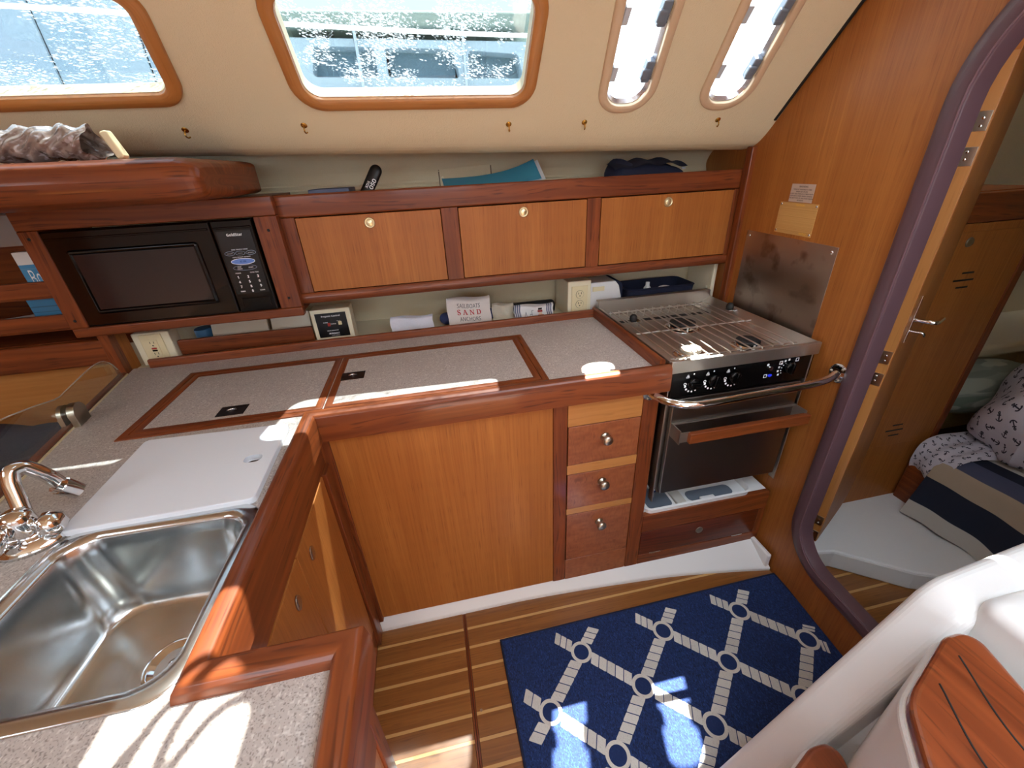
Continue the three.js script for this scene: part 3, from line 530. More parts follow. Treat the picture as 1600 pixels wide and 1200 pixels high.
// ================================================================ STOVE
{
  const x0 = 0.668, x1 = 1.185, zf = 0.02, zb = -0.555, t = thing('gas_stove', 'stainless steel three-burner gas stove with oven and wooden door handle', 'stove', [(x0 + x1) / 2, 0.355, -0.27]);
  part(t, 'body', box(x0 + 0.02, 0.37, zb + 0.02, x1 - 0.02, 0.84, zf - 0.03, 0.003), M.steelDark);
  part(t, 'front_apron', box(x0, 0.87, zf - 0.014, x1 + 0.002, 0.911, zf, 0.003, 0, 2), M.steel);
  part(t, 'side_flange', box(x0, 0.86, zb, x0 + 0.01, 0.909, zf - 0.014, 0.002, 2), M.steel);
  // right flange slopes down to the hob
  part(t, 'side_flange', extr(shapeOf([[x1 - 0.07, 0.872], [x1, 0.909], [x1 + 0.002, 0.906], [x1 - 0.066, 0.868]]), zf - 0.014 - zb).translate(0, 0, zb), M.steel);
  part(t, 'side_panel', box(x1 - 0.006, 0.42, zb, x1, 0.9, zf - 0.02, 0.001), M.steel);
  part(t, 'back_splash', merge([box(x0, 0.86, zb - 0.006, x1, 0.935, zb, 0.002), box(x0, 0.93, zb - 0.03, x1, 0.936, zb, 0.002)]), M.steelDark);
  part(t, 'hob_plate', box(x0 + 0.008, 0.864, zb, x1 - 0.06, 0.87, zf - 0.014, 0.001, 0), M.steel);
  // vent slots at the back
  for (let k = 0; k < 8; k++) part(t, 'vent_slot', box(x0 + 0.04 + k * 0.056, 0.8695, -0.475, x0 + 0.085 + k * 0.056, 0.8708, -0.45, 0), M.blackMatt);
  const burner = (x, z, r, cap) => {
    const b = lpart(t, 'burner', lathe([[0, 0.001], [r * 1.45, 0.001], [r * 1.4, 0.004], [r * 1.15, 0.006], [r * 1.0, 0.004], [r * 0.95, 0.016], [r * 0.5, 0.018], [0, 0.018]], 36), M.chrome, [x, 0.869, z]);
    const c = lpart(b, 'burner_cap', lathe([[0, 0.029], [r * 0.8, 0.0285], [r * 1.02, 0.025], [r * 1.05, 0.018], [0, 0.018]].reverse(), 36), cap, [x, 0.869, z]);
    lpart(b, 'igniter', cyl(0.003, 0.003, 0.02, 8), M.white, [x - r * 0.2, 0.879, z + r * 1.12]);
    return c;
  };
  burner(0.918, -0.33, 0.046, M.iron); burner(0.803, -0.1, 0.036, M.steelDark); burner(1.022, -0.103, 0.037, M.iron);
  // wire grate
  const g = part(t, 'grate', tube([[x0 + 0.018, 0.902, -0.248], [x1 - 0.04, 0.902, -0.248]], 0.0028, 2, 6), M.rod);
  for (const z of [-0.49, -0.02]) part(g, 'grate_rod', tube([[x0 + 0.018, 0.902, z], [x1 - 0.055, 0.902, z]], 0.0028, 2, 6), M.rod);
  for (let k = 0; k < 12; k++) { const x = x0 + 0.03 + k * 0.0375; part(g, 'grate_rod', tube([[x, 0.872, -0.505], [x, 0.9, -0.495], [x, 0.9065, -0.48], [x, 0.9065, -0.04], [x, 0.9, -0.012], [x, 0.872, -0.004]], 0.0023, 28, 6), M.rod); }
  for (const [x, z] of [[0.728, -0.36], [1.14, -0.365]]) {
    const c = lpart(t, 'pot_clamp', lathe([[0, 0.026], [0.008, 0.025], [0.013, 0.019], [0.0145, 0.008], [0.013, 0.0], [0, 0]].reverse(), 18), M.blackMatt, [x, 0.909, z]);
    part(c, 'bracket', merge([box(x - 0.012, 0.906, z - 0.012, x + 0.026, 0.909, z + 0.014, 0.001), box(x + 0.024, 0.885, z - 0.003, x + 0.027, 0.908, z + 0.003, 0)]), M.chrome);
  }
  // control panel with printed scales
  const ptex = canvasTex(1024, 176, (x, w, h) => {
    x.fillStyle = '#0a0a0b'; x.fillRect(0, 0, w, h); x.fillStyle = '#f0f0f0';
    const dot = (a, b, r) => { x.beginPath(); x.arc(a, b, r, 0, 7); x.fill(); };
    for (const c of [152, 292, 438]) {
      const cy = 86; dot(c - 3, cy - 62, 5);
      for (const [a, b] of [[-58, -50], [-47, -50], [-52, -61]]) { x.lineWidth = 3; x.strokeStyle = '#f0f0f0'; x.beginPath(); x.arc(c + a + 8, cy + b + 6, 5, 0, 7); x.stroke(); }
      x.lineWidth = 5; x.beginPath(); x.arc(c - 57, cy + 3, 8, 0, 7); x.stroke();
      [[200, 58], [222, 60], [245, 61], [268, 61], [292, 60]].forEach(([d, r], i) => dot(c + r * Math.cos(d * Math.PI / -180 + Math.PI * 0) * 1, cy - r * Math.sin(d * Math.PI / 180), 8 - i * 0.6));
    }
    x.lineWidth = 5; x.beginPath(); x.arc(684, 34, 9, 0, 7); x.fill(); x.strokeRect(672, 104, 20, 20); x.strokeRect(770, 22, 20, 20); x.strokeRect(890, 14, 20, 20); dot(838, 20, 5);
    for (let k = 0; k < 6; k++) { const a = (150 + k * 24) * Math.PI / 180; x.fillRect(838 + 68 * Math.cos(a) - 7, 84 - 66 * Math.sin(a + Math.PI * 0) * -1 * (Math.sin(a) < 0 ? 1 : 1) - 7, 14, 14); dot(838 + 46 * Math.cos(a), 84 + 46 * Math.sin(a), 4); }
  });
  const cp = part(t, 'control_panel', planar(box(x0 + 0.012, 0.782, zf - 0.02, x1 - 0.008, 0.87, zf - 0.006, 0.001)), std({ map: ptex, roughness: 0.16 }));
  const kn = (x, y, m) => { const k = lpart(cp, 'control_knob', merge([lathe([[0, 0.016], [0.017, 0.016], [0.0195, 0.011], [0.021, 0.0], [0, 0]].reverse(), 30, 'z'), box(-0.0055, -0.019, 0.012, 0.0055, 0.019, 0.023, 0.003, 1, 2)]), m, [x, y, zf - 0.006]); return k; };
  kn(0.752, 0.828, M.black).rotation.z = 1.4; kn(0.822, 0.829, M.black).rotation.z = -0.15; kn(0.894, 0.83, M.black).rotation.z = -0.15; kn(1.092, 0.835, M.black).rotation.z = -0.1;
  part(cp, 'igniter_button', cyl(0.007, 0.007, 0.008, 20, 'z').translate(1.02, 0.842, zf - 0.003), M.chrome);
  part(cp, 'blue_lamp', new THREE.SphereGeometry(0.006, 14, 10).scale(1.4, 0.8, 0.6).translate(1.026, 0.814, zf - 0.004), std({ color: 0x2a3cff, roughness: 0.2 }), 'small blue indicator');
  // oven door
  const d = part(t, 'oven_door', box(x0 + 0.026, 0.388, zf - 0.02, x1 - 0.028, 0.775, zf - 0.004, 0.004, 0, 2), M.steelDoor);
  const h = part(d, 'door_handle', box(0.728, 0.643, zf + 0.042, 1.165, 0.681, zf + 0.062, 0.004, 0, 2), M.trim, 'varnished wooden bar handle');
  part(h, 'bracket', merge([box(x0 + 0.03, 0.64, zf - 0.004, x0 + 0.033, 0.69, zf + 0.05, 0), box(x0 + 0.03, 0.645, zf + 0.045, 0.735, 0.682, zf + 0.048, 0)]), M.steel);
  part(h, 'bracket', merge([box(x1 - 0.031, 0.64, zf - 0.004, x1 - 0.028, 0.69, zf + 0.05, 0), box(1.15, 0.645, zf + 0.045, x1 - 0.028, 0.682, zf + 0.048, 0)]), M.steel);
  part(h, 'back_ledge', box(x0 + 0.03, 0.685, zf - 0.004, x1 - 0.03, 0.688, zf + 0.006, 0), M.steel);
  for (const [a, b] of [[x0, x0 + 0.02], [x1 - 0.018, x1 + 0.002]]) {
    const r = part(t, 'gimbal_rail', merge([box(a, 0.355, zf - 0.03, b, 0.87, zf - 0.024, 0.001), box(a, 0.355, zf - 0.03, a + 0.004, 0.87, zf - 0.004, 0.001)]), M.steel);
    part(r, 'pivot_pin', cyl(0.006, 0.006, 0.016, 16, 'z').translate((a + b) / 2, 0.4, zf - 0.016), M.chrome);
  }
}
// grab rail in front of the stove
{
  const t = thing('grab_rail', 'polished chrome grab rail across the front of the stove', 'grab rail', [0.9, 0.8, 0.05]);
  const bz = 0.105;
  part(t, 'tube', new THREE.TubeGeometry(new THREE.CatmullRomCurve3([V3(0.618, 0.806, 0.006), V3(0.625, 0.806, 0.03), V3(0.652, 0.805, 0.074), V3(0.7, 0.805, 0.1), V3(0.76, 0.806, bz), V3(0.9, 0.81, bz), V3(1.04, 0.814, bz), V3(1.11, 0.817, 0.103), V3(1.155, 0.822, 0.1), V3(1.176, 0.829, 0.098), V3(1.189, 0.836, 0.097)], false, 'centripetal'), 90, 0.0125, 16), M.chrome);
  const fl = part(t, 'flange', lathe([[0, 0.004], [0.016, 0.004], [0.024, 0.0025], [0.025, 0], [0, 0]].reverse(), 28, 'z').translate(0.617, 0.806, 0.003), M.chrome);
  for (const a of [0, 2.1, 4.2]) part(fl, 'screw', new THREE.SphereGeometry(0.0035, 10, 8).translate(0.617 + 0.019 * Math.cos(a), 0.806 + 0.019 * Math.sin(a), 0.0065), M.satin);
  const f2 = part(t, 'flange', lathe([[0, 0.005], [0.02, 0.005], [0.03, 0.003], [0.031, 0], [0, 0]].reverse(), 28, 'z').rotateY(-Math.PI / 2).translate(1.1935, 0.836, 0.097), M.chrome);
  for (const a of [0.6, 2.7, 4.8]) part(f2, 'screw', new THREE.SphereGeometry(0.0045, 10, 8).translate(1.189, 0.836 + 0.022 * Math.cos(a), 0.097 + 0.022 * Math.sin(a)), M.satin);
}
// ---- on the bulkhead: heat shield and two notices
const onB = (g) => g.applyMatrix4(BK);
{
  const t = thing('heat_shield', 'stained steel heat shield plate screwed to the bulkhead beside the stove', 'plate', [1.21, 0.78, -0.24]);
  part(t, 'plate', onB(box(-0.462, 0.78, 0, -0.036, 1.19, 0.002, 0.0008)), M.steelStain);
  for (const [s, y] of [[-0.055, 1.172], [-0.445, 1.172]]) part(t, 'screw', onB(new THREE.SphereGeometry(0.006, 12, 8).scale(1, 1, 0.5).translate(s, y, 0.002)), M.chrome);
}
{
  const t1 = canvasTex(512, 300, (x, w, h) => { x.fillStyle = '#b9a08e'; x.fillRect(0, 0, w, h); x.fillStyle = '#3a2a26'; x.textAlign = 'center'; x.font = 'bold 40px sans-serif'; x.fillText('⚠ WARNING', 256, 56); x.font = 'bold 29px sans-serif'; ['TURN OFF PROPANE AT TANK', 'WHEN NOT IN USE.', 'DO NOT USE STOVE AS A CABIN HEATER', 'KEEP HATCH OPEN WHEN COOKING', 'FAILURE TO DO SO CAN CAUSE INJURY', 'OR DEATH'].forEach((s, i) => x.fillText(s, 256, 100 + i * 36)); });
  const t = thing('warning_notice', 'small pinkish warning label with printed lines above the brass plate', 'notice', [1.22, 1.3, -0.236]);
  part(t, 'label', planar(box(-0.286, 1.302, 0, -0.186, 1.356, 0.0012, 0), 0, 1).applyMatrix4(BK), std({ map: t1, roughness: 0.4 }));
  const t2 = canvasTex(512, 310, (x, w, h) => { x.fillStyle = '#cf9f5e'; x.fillRect(0, 0, w, h); for (let k = 0; k < 90; k++) { x.fillStyle = `rgba(${k % 2 ? '150,100,40' : '230,190,120'},0.16)`; x.fillRect(0, rnd() * h, w, 1 + rnd() * 4); } x.fillStyle = '#e8b23a'; x.textAlign = 'center'; x.font = 'bold 26px sans-serif'; x.fillText('CAUTION', 280, 30); x.fillText('NOTICE', 400, 298); });
  const u = thing('brass_notice_plate', 'wood-grained brass notice plate with four screws on the bulkhead', 'plate', [1.22, 1.2, -0.236]);
  part(u, 'plate', planar(box(-0.32, 1.202, 0, -0.153, 1.3, 0.0016, 0), 0, 1).applyMatrix4(BK), std({ map: t2, roughness: 0.4, metalness: 0.2 }));
  for (const [s, y] of [[-0.313, 1.293], [-0.16, 1.293], [-0.313, 1.209], [-0.16, 1.209]]) part(u, 'screw', onB(new THREE.SphereGeometry(0.004, 10, 8).scale(1, 1, 0.5).translate(s, y, 0.0016)), M.chrome);
}
// ================================================================ SINK, TAP, BOARD, SCREEN
{
  const t = thing('kitchen_sink', 'stainless steel sink bowl set into the worktop', 'sink', [-0.56, 0.69, 0.34]);
  const rim = (off, r) => round([[-0.722 - off, -0.322 + off, r], [-0.4 + off, -0.322 + off, r], [-0.4 + off, -0.648 - off, r], [-0.722 - off, -0.648 - off, r]], 8);
  // loft from rim to floor
  const lv = [[0.018, CT + 0.001, 0.055], [0.016, CT + 0.004, 0.055], [0.004, CT + 0.005, 0.05], [-0.006, CT + 0.003, 0.048], [-0.011, CT - 0.004, 0.05], [-0.014, CT - 0.03, 0.055], [-0.024, 0.74, 0.06], [-0.03, 0.712, 0.06], [-0.042, 0.702, 0.055], [-0.08, 0.699, 0.05]];
  const rings = lv.map(([o, y, r]) => rim(o, r).map(([a, b]) => [a, y, -b])), n = rings[0].length, pos = [], uv = [], idx = [];
  rings.forEach((R, j) => R.forEach((p, i) => { pos.push(...p); uv.push(p[0] + p[1], p[2] + p[1]); }));
  for (let j = 0; j + 1 < rings.length; j++) for (let i = 0; i < n; i++) { const k = (i + 1) % n; idx.push(j * n + i, j * n + k, (j + 1) * n + k, j * n + i, (j + 1) * n + k, (j + 1) * n + i); }
  const c = pos.length / 3; pos.push(-0.56, 0.697, 0.485); uv.push(0, 0); const l = rings.length - 1; for (let i = 0; i < n; i++) idx.push(l * n + i, l * n + (i + 1) % n, c);
  const g = new THREE.BufferGeometry(); g.setAttribute('position', new THREE.Float32BufferAttribute(pos, 3)); g.setAttribute('uv', new THREE.Float32BufferAttribute(uv, 2)); g.setIndex(idx); g.computeVertexNormals();
  part(t, 'bowl', g, M.sink);
  part(t, 'drain', lathe([[0.042, 0.002], [0.046, 0.004], [0.038, 0.004], [0.03, -0.002], [0.012, -0.004], [0.008, 0.004], [0, 0.004]], 32).translate(-0.535, 0.699, 0.49), M.chrome);
  part(t, 'overflow', new THREE.TorusGeometry(0.018, 0.005, 10, 28).rotateY(Math.PI / 2).translate(-0.418, 0.838, 0.345), M.chrome);
}
{
  const b = extr(holed(round([[-0.748, -0.012, 0.012], [-0.41, -0.026, 0.012], [-0.403, -0.309, 0.012], [-0.737, -0.316, 0.012]], 5), [round([[-0.472, -0.15, 0.014], [-0.43, -0.15, 0.014], [-0.43, -0.182, 0.014], [-0.472, -0.182, 0.014]], 6)]), 0.0105, 0.002); b.rotateX(-Math.PI / 2); b.translate(0, 0.8775, 0);
  single('chopping_board', 'white plastic board with a finger hole over the sink', 'board', b, std({ color: 0xe0e4e9, roughness: 0.45 }));
}
{
  const X = -0.776, Z = 0.318, t = thing('mixer_tap', 'chrome mixer tap with swivel spout and two knobs', 'tap', [X, CT, Z]);
  part(t, 'base', lathe([[0, 0.022], [0.02, 0.022], [0.03, 0.016], [0.036, 0.006], [0.037, 0], [0, 0]].reverse(), 32).scale(1.35, 1, 1).rotateY(0.5).translate(X, CT, Z), M.chrome);
  part(t, 'body', lathe([[0, 0.062], [0.016, 0.06], [0.022, 0.05], [0.024, 0.03], [0.022, 0.0], [0, 0]].reverse(), 28).translate(X, CT + 0.016, Z), M.chrome);
  part(t, 'spout', tube([[X, 0.925, Z - 0.012], [X - 0.006, 0.955, Z - 0.026], [X - 0.012, 0.985, Z - 0.04], [X - 0.012, 1.003, Z - 0.052], [X - 0.004, 1.0, Z - 0.068], [X + 0.008, 0.972, Z - 0.078], [X + 0.014, 0.945, Z - 0.084]], 0.0125, 60, 16), M.chrome);
  part(t, 'nozzle', merge([cyl(0.0155, 0.0155, 0.012, 24).translate(0, 0.018, 0), cyl(0.019, 0.017, 0.03, 6)]).rotateX(0.35).rotateZ(0.42).translate(X + 0.02, 0.924, Z - 0.089), M.chrome);
  const knobG = () => lathe([[0, 0.05], [0.012, 0.049], [0.021, 0.042], [0.024, 0.03], [0.019, 0.02], [0.012, 0.014], [0.012, 0], [0, 0]].reverse(), 6);
  const k1 = lpart(t, 'tap_knob', knobG(), M.chrome, [X + 0.014, 0.9, Z - 0.004], [0.2, 0, -1.1]);
  lpart(k1, 'collar', cyl(0.014, 0.016, 0.012, 20), M.chrome, [X + 0.012, 0.905, Z - 0.03]).position.set(0, 0, 0);
  lpart(t, 'tap_knob', lathe([[0, 0.055], [0.012, 0.054], [0.023, 0.047], [0.026, 0.036], [0.025, 0.026], [0.013, 0.018], [0.012, 0], [0, 0]].reverse(), 24), M.chrome, [X - 0.008, 0.9, Z + 0.012], [0.9, 0, 0.35]);
}
{
  const e = (z) => EDGE(z) - 0.003, t = thing('plexiglass_screen', 'clear plexiglass splash screen standing along the worktop edge', 'screen', [EDGE(0), CT + 0.002, 0]);
  const out = [[-0.47, 0.879], [0.9, 0.879], [0.9, 1.0], [0.1, 1.012], [-0.054, 0.986], [-0.154, 0.962], [-0.19, 0.964], [-0.36, 0.97], [-0.41, 0.962], [-0.445, 0.94], [-0.464, 0.91]];
  const g = extr(shapeOf(out), 0.005, 0.0012, 1); g.applyMatrix4(basis([0.1829, 0, 0.9831], [0, 1, 0], [-0.9831, 0, 0.1829], [-0.979, 0, 0]).multiply(new THREE.Matrix4().makeScale(1.017, 1, 1)));
  part(t, 'pane', g, phy({ color: 0xf4f8f6, transmission: 1, thickness: 0, roughness: 0.02, ior: 1.49 }));
  part(t, 'polished_edge', new THREE.TubeGeometry(new THREE.CatmullRomCurve3(out.slice(2).map(([q, y]) => V3(-0.979 + 0.186 * q - 0.003, y, q)), false, 'centripetal'), 60, 0.0016, 6), phy({ color: 0xe8e2da, transmission: 0.5, thickness: 0, roughness: 0.3 }));
  const z = -0.165, x = e(z), k = part(t, 'clamp', merge([box(-0.03, 0, 0.004, 0.03, 0.03, 0.02, 0.002), cyl(0.03, 0.03, 0.016, 28, 'z').translate(0, 0.03, 0.012)]).rotateY(Math.PI / 2 + 0.184).translate(x, CT + 0.0005, z), M.satin);
  part(k, 'inner_jaw', merge([box(-0.028, 0, -0.022, 0.028, 0.03, -0.01, 0.002), cyl(0.028, 0.028, 0.01, 28, 'z').translate(0, 0.03, -0.014)]).rotateY(Math.PI / 2 + 0.184).translate(x, CT + 0.0005, z), M.satin);
}
// ================================================================ BEHIND THE WORKTOP
{
  const l = struct('trim_7', 'cream moulded ledge behind the worktop');
  part(l, 'ledge', box(-1.1, 0.835, -0.9, 1.225, 0.86, -0.566, 0.003), M.cream);
  part(l, 'side_cheek', box(1.215, 0.86, -0.79, 1.234, 1.05, -0.6, 0.006, 1, 2), M.cream);
  for (const y of [0.925, 1.035]) part(l, 'cap_screw', new THREE.SphereGeometry(0.008, 12, 8).scale(0.6, 1, 1).translate(1.214, y, -0.63), M.cream);
  const w = struct('trim_8', 'teak return at the left end of the ledge');
  part(w, 'return_panel', box(-1.125, 0.86, -0.62, -1.098, 1.018, -0.57, 0.002, 1), M.veneer);
  part(w, 'post', box(-1.13, 0.845, -0.57, -1.098, 1.018, -0.535, 0.003, 1), M.trim);
}
function outlet(name, label, x0, x1, y0, y1, z, depth, gf, tiltY = 0) {
  const t = thing(name, label, 'outlet', [(x0 + x1) / 2, y0, z - depth / 2]);
  const cx = (x0 + x1) / 2, cy = (y0 + y1) / 2;
  part(t, 'housing', box(x0, y0, z - depth, x1, y1, z, 0.004, 1, 2), M.cream);
  const p = part(t, 'cover_plate', box(cx - 0.036, cy - 0.056, z, cx + 0.036, cy + 0.056, z + 0.005, 0.003, 1, 2), M.ivory);
  if (gf) {
    part(p, 'socket_block', box(cx - 0.017, cy - 0.034, z + 0.004, cx + 0.017, cy + 0.034, z + 0.0075, 0.001), M.ivory);
    part(p, 'test_button', box(cx - 0.008, cy - 0.007, z + 0.007, cx + 0.008, cy - 0.001, z + 0.0095, 0.0008), M.black);
    part(p, 'reset_button', box(cx - 0.008, cy + 0.001, z + 0.007, cx + 0.008, cy + 0.007, z + 0.0095, 0.0008), std({ color: 0xa02a22, roughness: 0.4 }));
  }
  for (const s of [-1, 1]) {
    const y = cy + s * 0.021;
    const f = gf ? p : part(p, 'socket', merge([cyl(0.0165, 0.0165, 0.002, 28, 'z').translate(cx, y, z + 0.0058)]), M.ivory);
    if (!gf) part(f, 'socket_ring', new THREE.TorusGeometry(0.0168, 0.0007, 6, 32).translate(cx, y, z + 0.0056), M.blackMatt);
    for (const k of [-1, 1]) part(f, 'slot', box(cx + k * 0.006 - 0.001, y + 0.001, z + 0.0065, cx + k * 0.006 + 0.001, y + 0.009, z + 0.0077, 0), M.blackMatt);
    part(f, 'slot', cyl(0.0024, 0.0024, 0.0008, 12, 'z').translate(cx, y - 0.006, z + (gf ? 0.0077 : 0.0071)), M.blackMatt);
  }
  return t;
}
outlet('power_outlet', 'ivory outlet with red and black test buttons at the left end', -1.075, -0.955, 0.862, 0.985, -0.6, 0.06, true);
outlet('power_outlet', 'ivory double outlet on a cream box beside the paper dispenser', 0.552, 0.655, 0.862, 1.014, -0.615, 0.17, false);
single('fiddle_board', 'dark wooden retaining board below the microwave', 'board', box(-0.948, 0.884, -0.628, -0.478, 0.94, -0.612, 0.003, 0, 2), M.trim);
{
  const pl = canvasTex(512, 400, (x, w, h) => { x.fillStyle = '#0b0b0d'; x.fillRect(0, 0, w, h); x.fillStyle = '#e6e6e6'; x.textAlign = 'center'; x.font = 'bold 40px sans-serif'; x.fillText('Propane Control', 256, 62); x.font = 'bold 22px sans-serif'; x.fillText('POWER', 150, 160); x.fillText('PROPANE', 270, 190); x.fillText('VALVE', 370, 145); x.fillText('VALVE INDICATOR', 240, 300); x.font = 'bold 36px sans-serif'; x.fillText('TRIDENT', 270, 356); x.font = '20px sans-serif'; x.fillText('marine systems', 270, 384); x.beginPath(); x.moveTo(160, 352); x.lineTo(180, 322); x.lineTo(200, 352); x.fill(); });
  const t = thing('propane_control_panel', 'cream box with black propane control panel', 'panel', [-0.4, 0.862, -0.64]);
  part(t, 'housing', box(-0.474, 0.862, -0.69, -0.328, 1.0, -0.62, 0.004, 1, 2), M.cream);
  const f = part(t, 'face', planar(box(-0.458, 0.89, -0.62, -0.345, 0.985, -0.6165, 0)), std({ map: pl, roughness: 0.3 }));
  part(f, 'switch', box(-0.378, 0.937, -0.617, -0.366, 0.951, -0.611, 0.001), M.ivory);
  part(f, 'red_switch', box(-0.418, 0.935, -0.617, -0.408, 0.947, -0.611, 0.001), std({ color: 0xa03026, roughness: 0.4 }));
}
// folded towels: slabs of cloth with wrapped folds
function towel(name, label, x0, x1, y0, y1, z, d, tex, lean = 0.12, bulge = 0.012) {
  const w = x1 - x0, h = y1 - y0;
  const g = surf((u, v) => {                                  // wrap: up the front, over the fold, down the back
    const a = v * 2, up = a < 1, k = up ? a : 2 - a, x = x0 + w * u, wob = 0.003 * Math.sin(u * 9 + k * 4) + bulge * Math.sin(Math.PI * u) * 0.4;
    const zz = (up ? d / 2 : -d / 2) * Math.sqrt(Math.max(0, 1 - Math.max(0, (k - 0.85) / 0.15) ** 2)) + wob * (up ? 1 : -1);
    return [x + 0.002 * Math.sin(k * 7), y0 + h * k + 0.004 * Math.sin(u * 5 + 1) * k, z + zz - lean * h * k];
  }, 24, 40);
  const uv = g.attributes.uv; for (let i = 0; i < uv.count; i++) { const v = uv.getY(i) * 2; uv.setY(i, v < 1 ? v : 2 - v); }
  return single(name, label, 'towel', g, std({ map: tex, roughness: 0.95, side: THREE.DoubleSide }));
}
const cloth = (x, w, h, c, a = 0.06) => { x.fillStyle = c; x.fillRect(0, 0, w, h); for (let i = 0; i < 900; i++) { x.fillStyle = `rgba(${rnd() > 0.5 ? '255,255,255' : '60,60,80'},${a})`; x.fillRect(rnd() * w, rnd() * h, 2 + rnd() * 10, 1); } };
towel('folded_towel', 'plain white folded towel with thin navy stripes at its foot', -0.187, -0.018, 0.861, 0.93, -0.645, 0.03, canvasTex(256, 128, (x, w, h) => { cloth(x, w, h, '#dcdde6'); x.fillStyle = '#242c4c'; x.fillRect(0, 112, w, 6); x.fillRect(0, 122, w, 2); }));
towel('folded_towel', 'white folded towel printed sailboats sand anchors', 0.045, 0.222, 0.861, 0.984, -0.64, 0.04, canvasTex(512, 330, (x, w, h) => { cloth(x, w, h, '#d9d0c8', 0.05); x.textAlign = 'center'; x.fillStyle = '#3a3a42'; x.font = '62px sans-serif'; x.save(); x.scale(0.9, 1); x.fillText('SAILBOATS', 285, 100); x.fillText('ANCHORS', 285, 246); x.restore(); x.fillStyle = '#b02a34'; x.font = 'bold 78px serif'; x.fillText('S A N D', 256, 176); }));
single('blue_cloth_roll', 'navy cloth rolled up behind the printed towel', 'cloth', new THREE.CapsuleGeometry(0.025, 0.19, 6, 16).rotateZ(Math.PI / 2).translate(0.13, 0.888, -0.7), std({ color: 0x3a4470, roughness: 0.95 }));
towel('folded_towel', 'plain beige folded towel in the corner behind', 0.235, 0.33, 0.861, 0.93, -0.69, 0.03, canvasTex(128, 128, (x, w, h) => cloth(x, w, h, '#cfc4ae')));
towel('folded_towel', 'white towel with grey striped ends and a sailor picture', 0.325, 0.495, 0.861, 0.925, -0.645, 0.03, canvasTex(512, 200, (x, w, h) => { cloth(x, w, h, '#e4e2e0'); for (const a of [8, 34, 60, 420, 446, 472]) { x.fillStyle = '#5d6078'; x.fillRect(a, 0, 14, h); x.fillStyle = '#8f93a8'; x.fillRect(a + 17, 0, 4, h); } x.strokeStyle = '#38424e'; x.lineWidth = 5; x.beginPath(); x.moveTo(120, 160); x.lineTo(180, 160); x.moveTo(150, 155); x.lineTo(150, 90); x.lineTo(122, 150); x.stroke(); x.beginPath(); x.arc(210, 130, 14, 3, 6); x.arc(235, 70, 10, 3, 6); x.stroke(); x.fillStyle = '#8c2a2a'; x.fillRect(300, 60, 66, 26); x.fillStyle = '#2c2420'; x.fillRect(306, 30, 54, 26); x.fillStyle = '#e8c9a8'; x.fillRect(310, 88, 46, 36); x.fillStyle = '#a83434'; x.fillRect(296, 124, 76, 26); }));
single('black_pouch', 'small black pouch behind the striped towel', 'pouch', box(0.3, 0.861, -0.745, 0.525, 0.915, -0.7, 0.015, 0, 3), M.blackMatt);
{
  const t = thing('paper_dispenser', 'white plastic dispenser with a rounded dark blue corner', 'dispenser', [0.73, 0.862, -0.68]);
  const prof = round([[0.66, 0.861], [0.802, 0.861], [0.802, 0.995, 0.03], [0.66, 0.995]], 6);
  part(t, 'shell', extr(shapeOf(prof), 0.1, 0.003).translate(0, 0, -0.735), std({ color: 0xe4e2de, roughness: 0.4 }));
  part(t, 'blue_corner', extr(shapeOf(round([[0.77, 0.997], [0.805, 0.997, 0.03], [0.805, 0.915], [0.797, 0.94], [0.788, 0.975]], 6)), 0.108).translate(0, 0, -0.738), M.navy);
  part(t, 'grip', box(0.668, 0.958, -0.633, 0.722, 0.978, -0.628, 0.004, 0, 2), M.ivory);
}
{
  const t = thing('storage_bin', 'dark navy plastic bin behind the stove', 'bin', [0.97, 0.862, -0.7]);
  part(t, 'tub', hsweep([[0, 0.861], [0.003, 0.861], [0.013, 0.945], [0.017, 0.949], [0.006, 0.953], [0, 0.94]].map(([u, v]) => [-u, v]), round([[0.84, -0.625, 0.025], [1.14, -0.625, 0.025], [1.14, -0.77, 0.025], [0.84, -0.77, 0.025]], 6), true), M.navy);
  part(t, 'bottom', box(0.84, 0.861, -0.77, 1.14, 0.866, -0.625, 0.002), M.navy);
  single('bottle_top', 'small white bottle top showing in the navy bin', 'bottle', lathe([[0.014, 0], [0.016, 0.07], [0.009, 0.08], [0.009, 0.095], [0, 0.096]], 16).translate(0.95, 0.867, -0.68), M.white);
  single('crumpled_wrapper', 'crumpled white wrapper lying in the navy bin', 'wrapper', new THREE.IcosahedronGeometry(0.04, 2).scale(1.2, 0.9, 0.7).translate(1.04, 0.902, -0.69), M.white);
}
// papers and things behind the fiddle board
single('blue_tin', 'small blue tin behind the fiddle board', 'tin', lathe([[0, 0], [0.03, 0], [0.031, 0.002], [0.031, 0.09], [0.029, 0.094], [0, 0.094]], 24).translate(-0.89, 0.861, -0.7), std({ color: 0x3a6c92, roughness: 0.5 }));
single('paper_booklet', 'cream booklet leaning behind the fiddle board, longest one', 'booklet', box(0, 0, 0, 0.2, 0.11, 0.012, 0.002).rotateX(-0.3).translate(-0.85, 0.866, -0.66), std({ color: 0xcfc4ae, roughness: 0.8 }));
single('paper_booklet', 'cream booklet with bent corner nearest the propane panel', 'booklet', box(0, 0, 0, 0.145, 0.12, 0.01, 0.002).rotateX(-0.3).translate(-0.64, 0.866, -0.665), std({ color: 0xd8d0bc, roughness: 0.8 }));

